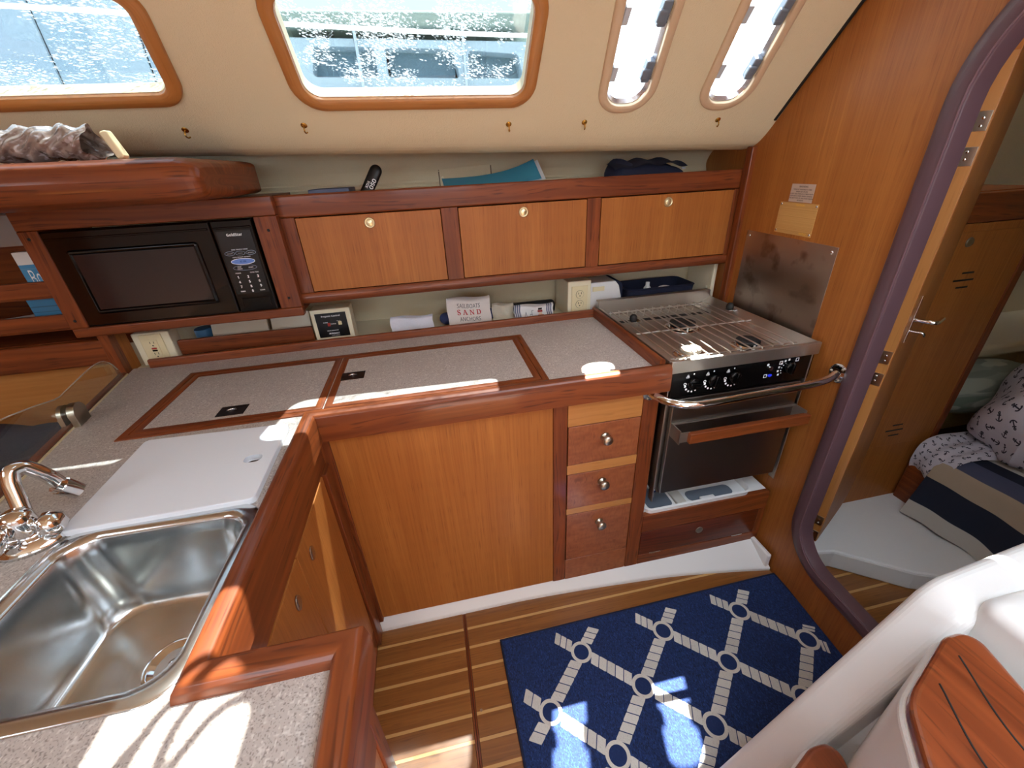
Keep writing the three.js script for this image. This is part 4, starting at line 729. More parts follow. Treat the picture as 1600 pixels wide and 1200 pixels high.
// ================================================================ ON THE CABIN SIDE AND TOP SHELF
[[-0.625, 0.117, 'brass cup hook left of the large window'], [-0.303, 0.117, 'brass cup hook under the left corner of the large window'], [0.301, 0.094, 'brass cup hook under the right corner of the large window'], [0.546, 0.09, 'brass cup hook left of the nearer portlight'], [1.009, 0.079, 'brass cup hook below the portlight nearest the bulkhead']].forEach(([x, b, label]) => {
  const m = CS.clone().multiply(new THREE.Matrix4().makeTranslation(x, b, 0)), p = V3(0, 0, 0).applyMatrix4(m), t = thing('cup_hook', label, 'hook', p.toArray(), 'brass cup hooks along the cabin side');
  part(t, 'rose', lathe([[0, 0.003], [0.006, 0.003], [0.0085, 0.001], [0.009, 0], [0, 0]].reverse(), 20, 'z').applyMatrix4(m), M.brass);
  part(t, 'hook', new THREE.TubeGeometry(new THREE.CatmullRomCurve3([V3(0, 0, 0.002), V3(0, 0, 0.01), V3(0, -0.006, 0.016), V3(0.001, -0.014, 0.013), V3(0.004, -0.017, 0.007)]), 16, 0.002, 8).applyMatrix4(m), M.brass);
});
{
  const t = thing('access_panel', 'cream rectangular access panel on the hull side', 'panel', [0.16, 1.385, -0.86]);
  part(t, 'plate', extr(shapeOf(round([[0.048, 1.388, 0.006], [0.256, 1.388, 0.006], [0.256, 1.486, 0.01], [0.048, 1.486, 0.01]], 5)), 0.004, 0.002).translate(0.018, 0, -0.806).applyMatrix4(HR), M.liner);
  part(t, 'gasket', sweep([[-0.0035, 0], [0.0005, 0], [0.0005, 0.005], [-0.0035, 0.005]], round([[0.048, 1.388, 0.006], [0.256, 1.388, 0.006], [0.256, 1.486, 0.01], [0.048, 1.486, 0.01]], 5), true).translate(0.018, 0, -0.806).applyMatrix4(HR), std({ color: 0x6a5a48, roughness: 0.7 }));
  for (const x of [0.06, 0.244]) part(t, 'screw_cap', new THREE.SphereGeometry(0.006, 12, 8).scale(1, 1, 0.6).translate(x + 0.018, 1.422, -0.8).applyMatrix4(HR), M.cream);
}
{
  const rt = canvasTex(128, 384, (x, w, h) => { x.fillStyle = '#0d0d10'; x.fillRect(0, 0, w, h); x.save(); x.translate(64, 200); x.rotate(-Math.PI / 2); x.fillStyle = '#f0f0f0'; x.font = 'bold 40px sans-serif'; x.fillText('XDX', -70, 0); x.font = 'bold 56px sans-serif'; x.fillText('OSO', -60, 50); x.restore(); });
  const g = new THREE.CapsuleGeometry(0.021, 0.085, 8, 18).scale(1, 1, 0.5); planar(g); g.rotateZ(-0.55).rotateX(-0.3).translate(-0.165, 1.423, -0.655);
  single('black_paddle', 'black rounded paddle with white letters standing on the shelf', 'paddle', g, std({ map: rt, roughness: 0.4 }));
}
{
  const fold = (k, col, label) => single('folder', label, 'folder', surf((u, v) => { const x = 0.085 + 0.35 * u + k * 0.016, lift = 0.05 * u * u * u; return [x, 1.392 - k * 0.003 + v * 0.03 + lift * (0.3 + 0.7 * v), -0.7 + 0.12 * (1 - v) - k * 0.002]; }, 24, 8), std({ color: col, roughness: 0.6, side: THREE.DoubleSide }), 'papers lying on the top shelf');
  fold(0, 0x3f93b0, 'turquoise folder curling up on the top shelf'); fold(1, 0xdadfe4, 'white sheet inside the turquoise folder'); 
  single('notebook', 'flat blue-grey notebook on the shelf beside the black paddle', 'notebook', box(-0.36, 1.3865, -0.72, -0.23, 1.412, -0.57, 0.003), std({ color: 0x56617c, roughness: 0.7 }));
}
{
  const g = surf((u, v) => { const a = v * Math.PI, x = 0.7 + 0.32 * u, bump = 0.052 + 0.012 * Math.sin(u * 4 + 0.5) + 0.006 * Math.sin(u * 13) + 0.004 * Math.sin(u * 23 + v * 9); const en = Math.min(1, Math.min(u, 1 - u) * 9); return [x + 0.004 * Math.sin(v * 8), 1.3865 + Math.sin(a) * bump * Math.sqrt(en), -0.64 + Math.cos(a) * 0.07 * Math.sqrt(en)]; }, 40, 20);
  const t = thing('navy_bag', 'navy fabric bag lying flat on the top shelf', 'bag', [0.86, 1.3865, -0.64]);
  part(t, 'cloth', g, M.navy);
  part(t, 'flap', surf((u, v) => [0.712 + 0.29 * u, 1.44 + 0.014 * Math.sin(u * 3) + 0.005 * Math.sin(u * 19) - 0.02 * v * v, -0.66 + 0.09 * v], 24, 6), std({ color: 0x10162a, roughness: 0.9, side: THREE.DoubleSide }));
  part(t, 'grey_tag', box(0.985, 1.412, -0.585, 1.0, 1.418, -0.578, 0.001), M.greyLt);
}
// ================================================================ LEFT: saloon side
{
  const t = thing('bullnose_shelf', 'thick varnished wooden shelf with a rounded end above the microwave', 'shelf', [-1.0, 1.405, -0.3]);
  // profile across (z,y), swept along x, tapered and rounded at the end
  const prof = round([[-0.62, 1.407], [-0.21, 1.407], [-0.176, 1.422, 0.012], [-0.168, 1.462, 0.012], [-0.182, 1.496, 0.012], [-0.23, 1.506, 0.02], [-0.62, 1.506]], 5);
  const cz = -0.36, cy = 1.45, xe = -0.503, N = 22, pos = [], uv = [], idx = [], n = prof.length;
  const xs = []; xs.push([XL + 0.01, 1]); for (let k = 0; k <= 10; k++) xs.push([XL + 0.01 + (xe - 0.09 - XL - 0.01) * (k + 1) / 11, 1]);
  for (let k = 1; k <= N; k++) { const a = k / N * Math.PI / 2; xs.push([xe - 0.09 + 0.09 * Math.sin(a), Math.cos(a) ** 0.42]); }
  let per = 0; const ps = prof.map((p, i) => { if (i) per += Math.hypot(p[0] - prof[i - 1][0], p[1] - prof[i - 1][1]); return per; });
  xs.forEach(([x, s]) => prof.forEach(([z, y], i) => { const sy = 0.3 + 0.7 * s, sz = 0.8 + 0.2 * s; pos.push(x, cy + (y - cy) * Math.max(0.02, sy), cz + (z - cz) * sz); uv.push(ps[i], x); }));
  for (let j = 0; j + 1 < xs.length; j++) for (let i = 0; i < n; i++) { const k = (i + 1) % n; idx.push(j * n + i, (j + 1) * n + i, (j + 1) * n + k, j * n + i, (j + 1) * n + k, j * n + k); }
  { const c = pos.length / 3, l = (xs.length - 1) * n; pos.push(xe, cy, cz); uv.push(0, xe); for (let i = 0; i < n; i++) idx.push(l + i, c, l + (i + 1) % n); }
  const g = new THREE.BufferGeometry(); g.setAttribute('position', new THREE.Float32BufferAttribute(pos, 3)); g.setAttribute('uv', new THREE.Float32BufferAttribute(uv, 2)); g.setIndex(idx);
  part(t, 'board', toCreasedNormals(g, 0.5), M.trim);
}
{
  const g = surf((u, v) => { const a = v * Math.PI * 2, r = 0.045 + 0.004 * Math.sin(u * 21 + a * 3) + 0.003 * Math.sin(u * 47 - a * 7); return [-1.0 + 0.25 * u + 0.01 * Math.sin(a * 2), 1.5455 + r * 0.78 * Math.sin(a) + 0.003 * Math.sin(u * 33), -0.3 + r * Math.cos(a)]; }, 44, 40);
  single('plastic_bag', 'crinkled clear plastic bag of brown goods on the bullnose shelf', 'bag', g, phy({ map: canvasTex(256, 256, (x, w, h) => { x.fillStyle = '#8d8078'; x.fillRect(0, 0, w, h); for (let i = 0; i < 700; i++) { x.fillStyle = ['#5b4a44', '#a89a92', '#d4d2d6', '#74625a'][i % 4]; x.globalAlpha = 0.5; x.beginPath(); x.ellipse(rnd() * w, rnd() * h, 2 + rnd() * 7, 1 + rnd() * 4, rnd() * 3, 0, 7); x.fill(); } }), roughness: 0.25, clearcoat: 1, clearcoatRoughness: 0.05, side: THREE.DoubleSide }));
  single('plastic_board', 'pale cream plastic board leaning on the bullnose shelf', 'board', box(-0.009, 0, -0.014, 0.009, 0.062, 0.014, 0.006, 1, 2).rotateZ(0.32).translate(-0.7, 1.5095, -0.3), M.ivory);
}
{
  const z = -0.55, t = thing('saloon_bookcase', 'dark teak bookcase with two retaining rails at the left edge', 'bookcase', [-1.6, 0.89, -0.67]);
  part(t, 'back', box(-2.4, 0.9, -0.8, -1.164, 1.4, -0.785, 0, 0), M.trim);
  part(t, 'rail', box(-2.4, 1.148, z - 0.016, -1.164, 1.196, z, 0.004, 0, 2), M.trim);
  part(t, 'rail', box(-2.4, 1.04, z - 0.016, -1.164, 1.088, z, 0.004, 0, 2), M.trim);
  part(t, 'shelf', box(-2.4, 1.14, -0.78, -1.164, 1.15, z - 0.016, 0, 0), M.trim);
  part(t, 'shelf', box(-2.4, 1.032, -0.78, -1.164, 1.042, z - 0.016, 0, 0), M.trim);
  part(t, 'shelf', box(-2.4, 1.29, -0.78, -1.164, 1.3, -0.66, 0, 0), M.trim);
  part(t, 'base_board', box(-2.4, 0.9, z - 0.03, -1.132, 0.99, z, 0.008, 0, 2), M.trim);
  part(t, 'base_shelf', box(-2.4, 0.98, -0.78, -1.164, 0.99, z - 0.03, 0, 0), M.trim);
}
{
  const cov = (bg, parts) => canvasTex(256, 160, (x, w, h) => { x.fillStyle = bg; x.fillRect(0, 0, w, h); parts(x, w, h); });
  const b1 = cov('#3f86ae', (x, w, h) => { x.fillStyle = '#d9d6cf'; x.fillRect(0, 0, w, 46); x.fillRect(0, 134, w, 30); x.fillStyle = '#e4e4e0'; x.font = '78px sans-serif'; x.fillText('Boat', 40, 122); x.fillStyle = '#a04038'; x.font = 'bold 22px sans-serif'; x.fillText('BEGINNER', 60, 156); x.strokeStyle = '#6a90a8'; x.strokeRect(0, 60, w, 2); x.strokeRect(0, 100, w, 2); });
  single('book', 'blue and white book with large lettering on the upper bookcase shelf', 'book', planar(box(-1.262, 1.151, -0.6, -1.17, 1.285, -0.575, 0.002)), std({ map: b1, roughness: 0.6 }));
  const b2 = cov('#2f6c8e', (x, w, h) => { x.fillStyle = '#d2d0ca'; x.fillRect(0, 100, w, 60); x.fillStyle = '#245672'; x.fillRect(0, 40, w, 6); x.fillRect(0, 70, w, 4); });
  single('book', 'teal and white book on the lower bookcase shelf', 'book', planar(box(-1.3, 1.043, -0.61, -1.17, 1.139, -0.58, 0.002)), std({ map: b2, roughness: 0.6 }));
  single('book', 'white book lying aslant at the left on the lower bookcase shelf', 'book', box(-0.06, 0, -0.01, 0.06, 0.022, 0.09, 0.002).rotateY(0.5).translate(-1.42, 1.0425, -0.68), M.white);
  const t = thing('plastic_tub', 'clear plastic food tub with rounded rim below the bullnose shelf', 'tub', [-1.26, 1.301, -0.6]);
  part(t, 'shell', hsweep([[0, 1.301], [0.004, 1.301], [0.03, 1.385], [0.034, 1.39], [0.026, 1.392], [0.0, 1.306]].map(([u, v]) => [-u, v]), round([[-1.36, -0.6, 0.03], [-1.2, -0.6, 0.03], [-1.2, -0.72, 0.03], [-1.36, -0.72, 0.03]], 6), true), phy({ color: 0xd8d2cc, transmission: 0.7, thickness: 0, roughness: 0.25 }));
  part(t, 'contents', box(-1.35, 1.304, -0.71, -1.21, 1.35, -0.61, 0.01, 0, 2), std({ color: 0x6d4a3c, roughness: 0.8 }));
}
{
  const t = thing('settee_back', 'light teak veneer settee back below the bookcase', 'settee', [-1.7, -0.05, -0.5]);
  part(t, 'back_panel', box(-2.6, 0.5, -0.62, -1.1, 0.9, -0.6, 0.002, 0), M.oak);
  part(t, 'seat_base', box(-2.6, -0.05, -0.6, -1.08, 0.68, 0.9, 0.01), M.oak);
  const g = surf((u, v) => { const x = -1.62 + 0.5 * u, z = -0.52 + 0.62 * v, e = Math.min(1, 7 * Math.min(u, 1 - u, v, 1 - v)); return [x + 0.25 * (v - 0.5) * 0.3, 0.681 + Math.sqrt(e) * (0.085 + 0.025 * Math.sin(u * 7 + v * 3) + 0.018 * Math.sin(u * 3 - v * 9) + 0.008 * Math.sin(u * 21 + v * 15)), z]; }, 40, 44);
  single('dark_blue_garment', 'crumpled dark blue garment behind the plexiglass screen', 'garment', g, std({ color: 0x263043, roughness: 0.95, side: THREE.DoubleSide }));
}
// ================================================================ RIGHT: door and aft cabin
{
  const A = V3(1.3, 0, 0.15), B = V3(1.61, 0, -0.012), L = A.distanceTo(B), dx = (B.x - A.x) / L, dz = (B.z - A.z) / L;
  const m = basis([dx, 0, dz], [0, 1, 0], [-dz, 0, dx], [A.x, 0, A.z]);
  const t = thing('cabin_door', 'open teak cabin door seen edge-on with steel hinges', 'door', [A.x, 0.135, A.z]);
  part(t, 'leaf', uvm(extr(shapeOf(round([[0, 0.135], [L, 0.135, 0.1], [L, 1.72, 0.2], [0.0, 1.72, 0.12]], 8)), 0.03, 0.002).translate(0, 0, -0.03), 1).applyMatrix4(m), M.veneer);
  part(t, 'edge_lipping', box(-0.006, 0.135, -0.031, 0.0, 1.62, 0.001, 0.001, 1).applyMatrix4(m), M.oak);
  for (const y of [0.2, 0.86, 1.455]) {
    const h = part(t, 'hinge', merge([box(-0.009, y + 0.016, -0.031, -0.006, y + 0.056, -0.001, 0.0005), box(-0.009, y - 0.056, -0.031, -0.006, y - 0.016, -0.001, 0.0005), cyl(0.005, 0.005, 0.1, 14).translate(-0.012, y, -0.032), box(-0.03, y - 0.017, -0.034, -0.012, y + 0.017, -0.031, 0)]).applyMatrix4(m), M.satin);
    for (const s of [0.026, 0.042, -0.026, -0.042]) part(h, 'screw', new THREE.SphereGeometry(0.0035, 10, 6).scale(0.4, 1, 1).translate(-0.009, y + s, -0.015 + (s > 0 ? 0.002 : -0.002)).applyMatrix4(m), M.chrome);
  }
  const k = part(t, 'lock_plate', box(0.055, 0.93, 0.002, 0.075, 1.07, 0.006, 0.001).applyMatrix4(m), M.chrome);
  part(k, 'lever', tube([[0.065, 1.0, 0.004], [0.065, 1.0, 0.045], [0.075, 1.0, 0.055], [0.13, 0.998, 0.058]], 0.006, 24, 10).applyMatrix4(m), M.chrome);
  part(k, 'key', tube([[0.065, 0.965, 0.004], [0.065, 0.965, 0.035], [0.07, 0.955, 0.04]], 0.0035, 12, 8).applyMatrix4(m), M.chrome);
}
{
  const z = -0.06, t = thing('hanging_locker', 'dark brown hanging locker with slotted door in the aft cabin', 'locker', [1.7, 0.03, -0.25]);
  part(t, 'front', box(1.36, 0.03, z - 0.02, 2.0, 1.22, z, 0.002, 1), M.veneer);
  const d = part(t, 'locker_door', box(1.647, 0.345, z, 1.965, 1.195, z + 0.004, 0.002, 1), M.veneer);
  for (const [y, x] of [[1.06, 1.782], [1.035, 1.775], [1.01, 1.782], [0.445, 1.782], [0.42, 1.775], [0.395, 1.782]]) { const w = Math.abs(y - 1.035) < 0.01 || Math.abs(y - 0.42) < 0.01 ? 0.085 : 0.05; part(d, 'vent_slot', box(x - w / 2, y - 0.003, z + 0.0035, x + w / 2, y + 0.003, z + 0.0048, 0), M.blackMatt); }
  part(d, 'latch', lathe([[0, 0.006], [0.011, 0.005], [0.014, 0.003], [0.016, 0], [0, 0]].reverse(), 24, 'z').translate(1.728, 1.163, z + 0.004), M.satin);
  part(t, 'corner_post', box(2.0, 0.03, -0.45, 2.035, 1.22, z + 0.003, 0.004, 1), M.trim);
  part(t, 'top_rail', box(1.36, 1.222, z - 0.03, 2.035, 1.31, z + 0.006, 0.004, 0), M.trim);
  part(t, 'top', box(1.36, 1.3, -0.48, 2.035, 1.312, z - 0.03, 0, 0), M.trim);
}
{
  const t = thing('aft_berth', 'wooden berth base with mattress in the aft cabin', 'berth', [2.6, -0.05, 0.4]);
  part(t, 'base', box(1.935, -0.05, -0.055, XA - 0.02, 0.24, 1.4, 0.01, 2), M.trim);
  part(t, 'mattress', box(1.945, 0.24, -0.05, XA - 0.02, 0.335, 1.4, 0.03, 0, 3), M.cream);
  // striped blanket over the edge
  const st = [['#b9b4aa', 0.06], ['#1b2233', 0.165], ['#b0a08a', 0.24], ['#4a4f66', 0.29], ['#1a2031', 0.33], ['#cfcabf', 0.375], ['#8d867c', 0.44], ['#4c566e', 0.5], ['#171d2e', 0.65], ['#8d867c', 0.83], ['#cfcabf', 1.01]];
  const stx = canvasTex(64, 1024, (x, w, h) => { let a = 0; for (const [c, b] of st) { x.fillStyle = c; x.fillRect(0, h - b * h, w, (b - a) * h + 1); a = b; } });
  const path = new THREE.CatmullRomCurve3([V3(1.885, 0.045, 0), V3(1.9, 0.14, 0), V3(1.918, 0.25, 0), V3(1.935, 0.325, 0), V3(1.99, 0.352, 0), V3(2.15, 0.352, 0), V3(2.45, 0.36, 0), V3(2.8, 0.36, 0)], false, 'centripetal');
  const g = surf((u, v) => { const p = path.getPointAt(v), z = 0.045 + 0.385 * u, hang = Math.max(0, 1 - v * 3.2); return [p.x - hang * (0.012 * Math.sin(z * 17) + 0.006 * Math.sin(z * 41) + 0.01) - 0.01 * hang * (1 - u), p.y + 0.006 * Math.sin(z * 9 + v * 14) * (1 - hang) + hang * 0.012 * Math.sin(z * 11), z]; }, 50, 60);
  single('striped_blanket', 'navy, grey and beige striped blanket hanging over the berth edge', 'blanket', g, std({ map: stx, roughness: 0.95, side: THREE.DoubleSide }));
  const anchor = canvasTex(512, 512, (x, w, h) => { x.fillStyle = '#c9c6cf'; x.fillRect(0, 0, w, h); x.strokeStyle = '#2c2c3a'; x.lineWidth = 5; for (let j = 0; j < 8; j++) for (let i = 0; i < 8; i++) { x.save(); x.translate(32 + i * 64 + (j % 2) * 26, 32 + j * 64); x.rotate([0.3, -0.5, 1.2, -1.4, 2.6][(i * 3 + j) % 5]); x.beginPath(); x.moveTo(0, -15); x.lineTo(0, 16); x.moveTo(-8, -8); x.lineTo(8, -8); x.stroke(); x.beginPath(); x.arc(0, 4, 13, 0.2, Math.PI - 0.2); x.stroke(); x.beginPath(); x.arc(0, -18, 4, 0, 7); x.stroke(); x.restore(); } });
  anchor.wrapS = anchor.wrapT = THREE.RepeatWrapping;
  const am = std({ map: anchor, roughness: 0.95, side: THREE.DoubleSide });
  // sheet folded over the corner of the mattress
  const sp = new THREE.CatmullRomCurve3([V3(1.93, 0.215, 0), V3(1.915, 0.25, 0), V3(1.925, 0.33, 0), V3(1.98, 0.362, 0), V3(2.2, 0.37, 0), V3(2.6, 0.375, 0)], false, 'centripetal');
  const sg = surf((u, v) => { const p = sp.getPointAt(v), z = -0.042 + (0.11 + 0.25 * v) * u; return [p.x + 0.006 * Math.sin(u * 8 + v * 5), p.y + 0.008 * Math.sin(u * 6 + v * 11) + 0.004 * Math.sin(u * 17), z + 0.02 * v]; }, 20, 50, [0.7, 3.0]);
  single('anchor_print_sheet', 'white sheet with small black anchors folded over the berth corner', 'sheet', sg, am);
  const dg = new THREE.SphereGeometry(1, 48, 32); { const P = dg.attributes.position; for (let i = 0; i < P.count; i++) { let x = P.getX(i), y = P.getY(i), z = P.getZ(i); const f = 1 + 0.05 * Math.sin(x * 7 + y * 5) + 0.04 * Math.sin(z * 9 - y * 6) + 0.02 * Math.sin(x * 17 + z * 13); P.setXYZ(i, 2.37 + 0.38 * x * f, 0.38 + Math.max(0, y * f + 0.25) * 0.33, 0.19 + 0.28 * z * f); } dg.computeVertexNormals(); const uv = dg.attributes.uv; for (let i = 0; i < uv.count; i++) uv.setXY(i, uv.getX(i) * 4.6, uv.getY(i) * 2.3); }
  single('anchor_print_duvet', 'bunched white duvet printed with black anchors on the berth', 'duvet', dg, am);
  const pg = new THREE.SphereGeometry(1, 32, 20).scale(0.3, 0.12, 0.1).rotateX(-0.5).translate(2.36, 0.47, -0.19);
  single('green_pillow', 'pale green patterned pillow behind the duvet', 'pillow', pg, std({ map: canvasTex(128, 128, (x, w, h) => { x.fillStyle = '#8d9484'; x.fillRect(0, 0, w, h); for (let i = 0; i < 60; i++) { x.fillStyle = ['#6f7d6c', '#a9ab98', '#7f8678'][i % 3]; x.beginPath(); x.arc(rnd() * w, rnd() * h, 4 + rnd() * 10, 0, 7); x.fill(); } }), roughness: 0.9 }));
  single('berth_head_board', 'plum painted panel closing the near end of the berth', 'panel', box(1.86, -0.05, 0.44, 1.92, 0.4, 0.9, 0.01, 1, 2), std({ color: 0x5a2c2c, roughness: 0.5 }));
}
// ================================================================ COMPANIONWAY STEPS
{
  const t = thing('companionway_steps', 'white moulded companionway steps with varnished teak treads', 'steps', [0.9, FL, 0.9]);
  const side = round([[0.475, FL + 0.0095], [0.862, 0.702, 0.09], [1.145, 0.765], [1.145, FL + 0.0095]], 10);
  part(t, 'stringer', extr(shapeOf(side), 0.038, 0.024, 6, 12).translate(0, 0, 0.674), M.gel);
  part(t, 'stringer', extr(shapeOf(side.map(([x, y]) => [Math.min(x, 1.09), y])), 0.04, 0.024, 5).translate(0, 0, 1.36), M.gel);
  part(t, 'inner_slope', extr(shapeOf([[0.56, FL + 0.02], [0.9, 0.6], [1.08, 0.63], [1.08, FL + 0.02]]), 0.24, 0.01, 3).translate(0, 0, 0.71), M.gel);
  part(t, 'riser_block', box(0.872, FL, 0.72, 1.1, 0.742, 1.37, 0.03, 1, 4), M.gel);
  const plan = (tx, tz, o) => round([[o, -o, 0.025 + o], [-0.06, -o, 0.06], [-0.215 - o * 0.6, 0.062 - o * 0.7, 0.12], [-0.285 - o, 0.15, 0.1], [-0.3 - o, 0.29, 0.4], [-0.285 - o, 0.43, 0.1], [-0.2, 0.54 + o, 0.08], [o, 0.585 + o, 0.02], [-0.045 + o, 0.44, 0.15], [-0.06 + o, 0.29, 0.3], [-0.045 + o, 0.14, 0.15]], 8).map(([x, z]) => [tx + x, -(tz + z)]);
  M.tread = phy({ map: woodTex([110, 50, 24], [156, 80, 40], [74, 32, 15], 57, { fine: 60, broad: 8, wave: 0.08, pores: 0.7 }), roughness: 0.3, clearcoat: 1, clearcoatRoughness: 0.06 });
  const tread = (tx, tz, y) => {
    const w = extr(shapeOf(plan(tx, tz, 0.006)), y - 0.05 - FL, 0.012, 4); w.rotateX(-Math.PI / 2); w.translate(0, FL + 0.0125, 0);
    part(t, 'step_mould', w, M.gel);
    const g = extr(shapeOf(plan(tx, tz, 0)), 0.012, 0.01, 4); g.rotateX(-Math.PI / 2); g.translate(0, y - 0.022, 0);
    const p = part(t, 'tread', uvm(g, 2), M.tread);
    for (const o of [0.075, 0.15]) part(p, 'caulk_seam', new THREE.TubeGeometry(new THREE.CatmullRomCurve3([V3(tx - 0.225 + o, y, tz + 0.085 - o * 0.35), V3(tx - 0.275 + o, y, tz + 0.17 - o * 0.2), V3(tx - 0.288 + o, y, tz + 0.29), V3(tx - 0.27 + o, y, tz + 0.46)]), 30, 0.0016, 5), M.blackMatt);
  };
  tread(0.853, 0.742, 0.69); tread(0.68, 0.745, 0.39);
}
// ================================================================ RUG
{
  const W = 1.115, D = 0.52, x0 = 0.07, z0 = 0.13;
  const tw = 2048, th = Math.round(tw * D / W), S = tw / W;
  const rug = canvasTex(tw, th, (x, w, h) => {
    x.fillStyle = '#142a58'; x.fillRect(0, 0, w, h);
    for (let i = 0; i < 42000; i++) { x.fillStyle = rnd() > 0.5 ? 'rgba(44,78,140,0.35)' : 'rgba(8,16,38,0.4)'; x.fillRect(rnd() * w, rnd() * h, 2 + rnd() * 4, 3 + rnd() * 9); }
    const rows = [[0.105, [0.262, 0.57, 0.878]], [0.25, [0.108, 0.416, 0.724, 1.032]], [0.395, [0.262, 0.57, 0.878]]];
    const rope = (ax, ay, bx, by) => {
      const L = Math.hypot(bx - ax, by - ay), ux = (bx - ax) / L, uy = (by - ay) / L, hw = 0.0175;
      const P = (s, o) => [(ax + ux * s - uy * o) * S, (ay + uy * s + ux * o) * S];
      const n = Math.max(2, Math.round(L / 0.026)), st = L / n;
      for (let k = 0; k < n; k++) { const s0 = k * st + 0.0012, s1 = (k + 1) * st - 0.0012, sk = 0.011; const gq = 196 + rnd() * 18; x.fillStyle = `rgb(${gq},${gq - 3},${gq - 12})`; x.beginPath(); const q = [P(s0 - sk * 0.5, -hw), P(s0 + sk * 0.2, -hw * 1.08), P(s1 - sk * 0.4, -hw * 1.05), P(s1 - sk * 0.5, -hw), P(s1 + sk * 0.5, hw), P(s1, hw * 1.08), P(s0 + sk * 0.7, hw * 1.05), P(s0 + sk * 0.5, hw)]; q.forEach(([a, b], i) => i ? x.lineTo(a, b) : x.moveTo(a, b)); x.fill(); }
    };
    const R = 0.035, dx = 0.154, dy = 0.145, L = Math.hypot(dx, dy), e = [0.04, W - 0.04, 0.036, D];
    rows.forEach(([ry, list]) => list.forEach((rx) => { for (const [a, b] of [[1, 1], [-1, 1], [1, -1], [-1, -1]]) {
      let k = 1; const ex = rx + a * dx, ey = ry + b * dy; if (ex > e[1]) k = Math.min(k, (e[1] - rx) / dx); if (ex < e[0]) k = Math.min(k, (rx - e[0]) / dx); if (ey > e[3]) k = Math.min(k, (e[3] - ry) / dy); if (ey < e[2]) k = Math.min(k, (ry - e[2]) / dy);
      if (b < 0 && k === 1) continue; const s = R / L; if (k <= s) continue;
      rope(rx + a * dx * s, ry + b * dy * s, rx + a * dx * (k === 1 ? 1 - s : k), ry + b * dy * (k === 1 ? 1 - s : k));
    } }));
    rows.forEach(([ry, list]) => list.forEach((rx) => { x.fillStyle = '#cfcabf'; x.beginPath(); x.arc(rx * S, ry * S, R * S * 1.02, 0, 7); x.fill(); x.fillStyle = '#142a58'; x.beginPath(); x.arc(rx * S, ry * S, R * S * 0.72, 0, 7); x.fill(); }));
    for (let i = 0; i < 16000; i++) { x.fillStyle = rnd() > 0.5 ? 'rgba(255,255,255,0.05)' : 'rgba(0,0,0,0.08)'; x.fillRect(rnd() * w, rnd() * h, 2, 3 + rnd() * 6); }
  });
  const pile = dtex(512, 512, (u, v) => { const a = 255 * (0.7 * vnoise(u * 110, v * 60, 110, 60, 91) + 0.3 * vnoise(u * 220, v * 120, 220, 120, 92)); return [a, a, a]; }, 0.25, 0.4, false);
  const g = box(0, 0, 0, W, 0.008, D, 0.003, 0, 2); planar(g, 0, 2); { const uv = g.attributes.uv; for (let i = 0; i < uv.count; i++) uv.setY(i, 1 - uv.getY(i)); }
  g.rotateY(0.012).translate(x0, FL + 0.0005, z0 + 0.012);
  const t = thing('rope_pattern_rug', 'navy rug with a white rope lattice pattern on the sole', 'rug', [x0 + W / 2, FL, z0 + D / 2]);
  part(t, 'pile', g, std({ map: rug, roughness: 0.95, bumpMap: pile, bumpScale: 0.001 }));
  part(t, 'bound_edge', hsweep(round([[-0.004, FL], [0.004, FL], [0.004, FL + 0.0095, 0.003], [-0.004, FL + 0.0095, 0.003]], 3), [[x0, z0 + 0.012], [x0 + W, z0 + 0.0], [x0 + W + 0.007, z0 + D], [x0 + 0.007, z0 + D + 0.012]], true), std({ color: 0x101a36, roughness: 0.9 }));
}
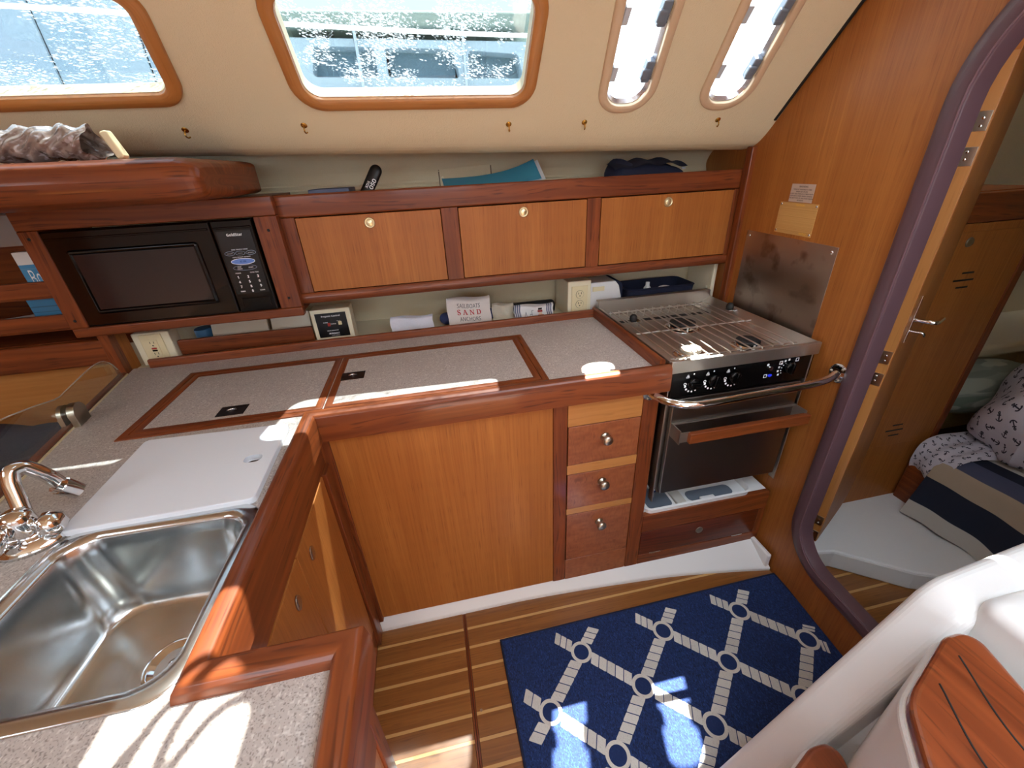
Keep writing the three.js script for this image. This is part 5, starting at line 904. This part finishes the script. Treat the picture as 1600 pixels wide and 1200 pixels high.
// ================================================================ OUTSIDE THE WINDOWS
{
  const t = thing('lifeline', 'white coated lifeline wire outside the windows', 'lifeline', [0, 1.56, -1.1]);
  part(t, 'wire', tube([[-2.9, 2.06, -1.1], [-1.3, 2.009, -1.1], [-0.4, 1.962, -1.1], [0.54, 1.927, -1.1], [2.4, 1.915, -1.1]], 0.008, 24, 8), M.white);
  for (const x of [-2.9, 2.4]) part(t, 'stanchion', cyl(0.012, 0.012, 0.55, 16).translate(x, 1.83, -1.1), M.chrome);
}
{
  const t = thing('neighbouring_boat', 'neighbouring white motor boat seen through the large window', 'boat', [0.1, -0.4, -4.6]);
  const hull = std({ color: 0xd2dee2, roughness: 0.4 }), glass = std({ color: 0x7d95a0, roughness: 0.15 });
  part(t, 'hull', extr(shapeOf([[-2.0, -0.4], [2.0, -0.4], [2.3, 2.0], [1.75, 2.0], [1.6, 2.18], [-1.5, 2.2], [-2.2, 2.0]]), 1.6, 0.03).translate(0, 0, -5.6), hull);
  part(t, 'cabin', extr(holed([[-1.25, 2.18], [1.4, 2.15], [1.3, 2.56], [-1.1, 2.6]], [round([[-0.85, 2.3, 0.03], [-0.25, 2.29, 0.03], [-0.25, 2.52, 0.03], [-0.8, 2.53, 0.03]]), round([[-0.15, 2.29, 0.03], [0.55, 2.27, 0.03], [0.5, 2.5, 0.03], [-0.15, 2.52, 0.03]]), round([[0.65, 2.27, 0.03], [1.2, 2.26, 0.03], [1.15, 2.46, 0.03], [0.65, 2.49, 0.03]])]), 0.9, 0.01).translate(0, 0, -5.0), hull);
  for (const x of [-0.53, 0.2, 0.92]) part(t, 'cabin_window', box(x - 0.4, 2.24, -4.3, x + 0.4, 2.56, -4.28, 0.002), glass);
  part(t, 'canopy', box(-1.5, 2.66, -5.1, 1.55, 2.78, -4.0, 0.05, 0, 3), std({ color: 0xaab3a2, roughness: 0.8 }));
  for (const x of [-1.3, -0.4, 0.6, 1.35]) part(t, 'canopy_post', cyl(0.018, 0.018, 0.6, 10).translate(x, 2.4, -4.02), M.chrome);
}
{
  const t = thing('boat_shed', 'pale blue boat shed wall of upright metal sheets outside the left window', 'shed', [-5.5, -0.5, -6]);
  part(t, 'backing_boards', box(-9, -0.5, -6.12, -2, 6.5, -6.05, 0), std({ color: 0x9aacb2, roughness: 0.8 }));
  for (let k = 0; k < 14; k++) { const x = -9 + k * 0.5; part(t, 'metal_sheet', box(x, -0.5, -6 + 0.03 * (k % 2), x + 0.488, 6.5, -5.96 + 0.03 * (k % 2), 0.004), std({ color: [0xc2ced3, 0xb8c8ce, 0xc8d2d4][k % 3], roughness: 0.6 })); }
}
{
  const t = thing('coiled_mooring_line', 'coil of mooring line lying on the deck hatch', 'rope', [-0.12, YC + 0.056, 0.28]);
  const pts = []; for (let k = 0; k <= 90; k++) { const a = k / 90 * Math.PI * 2 * 3.6, r = 0.05 + 0.022 * Math.sin(k * 0.31) + 0.0004 * k; pts.push([-0.07 + r * Math.cos(a) * 0.9, YC + 0.068 + 0.00045 * k, 0.3 + r * Math.sin(a) * 1.25]); }
  part(t, 'line', tube(pts, 0.0085, 260, 7), std({ color: 0xb8b2a4, roughness: 0.9 }));
}
fin(scene);
renderer.render(scene, camera);
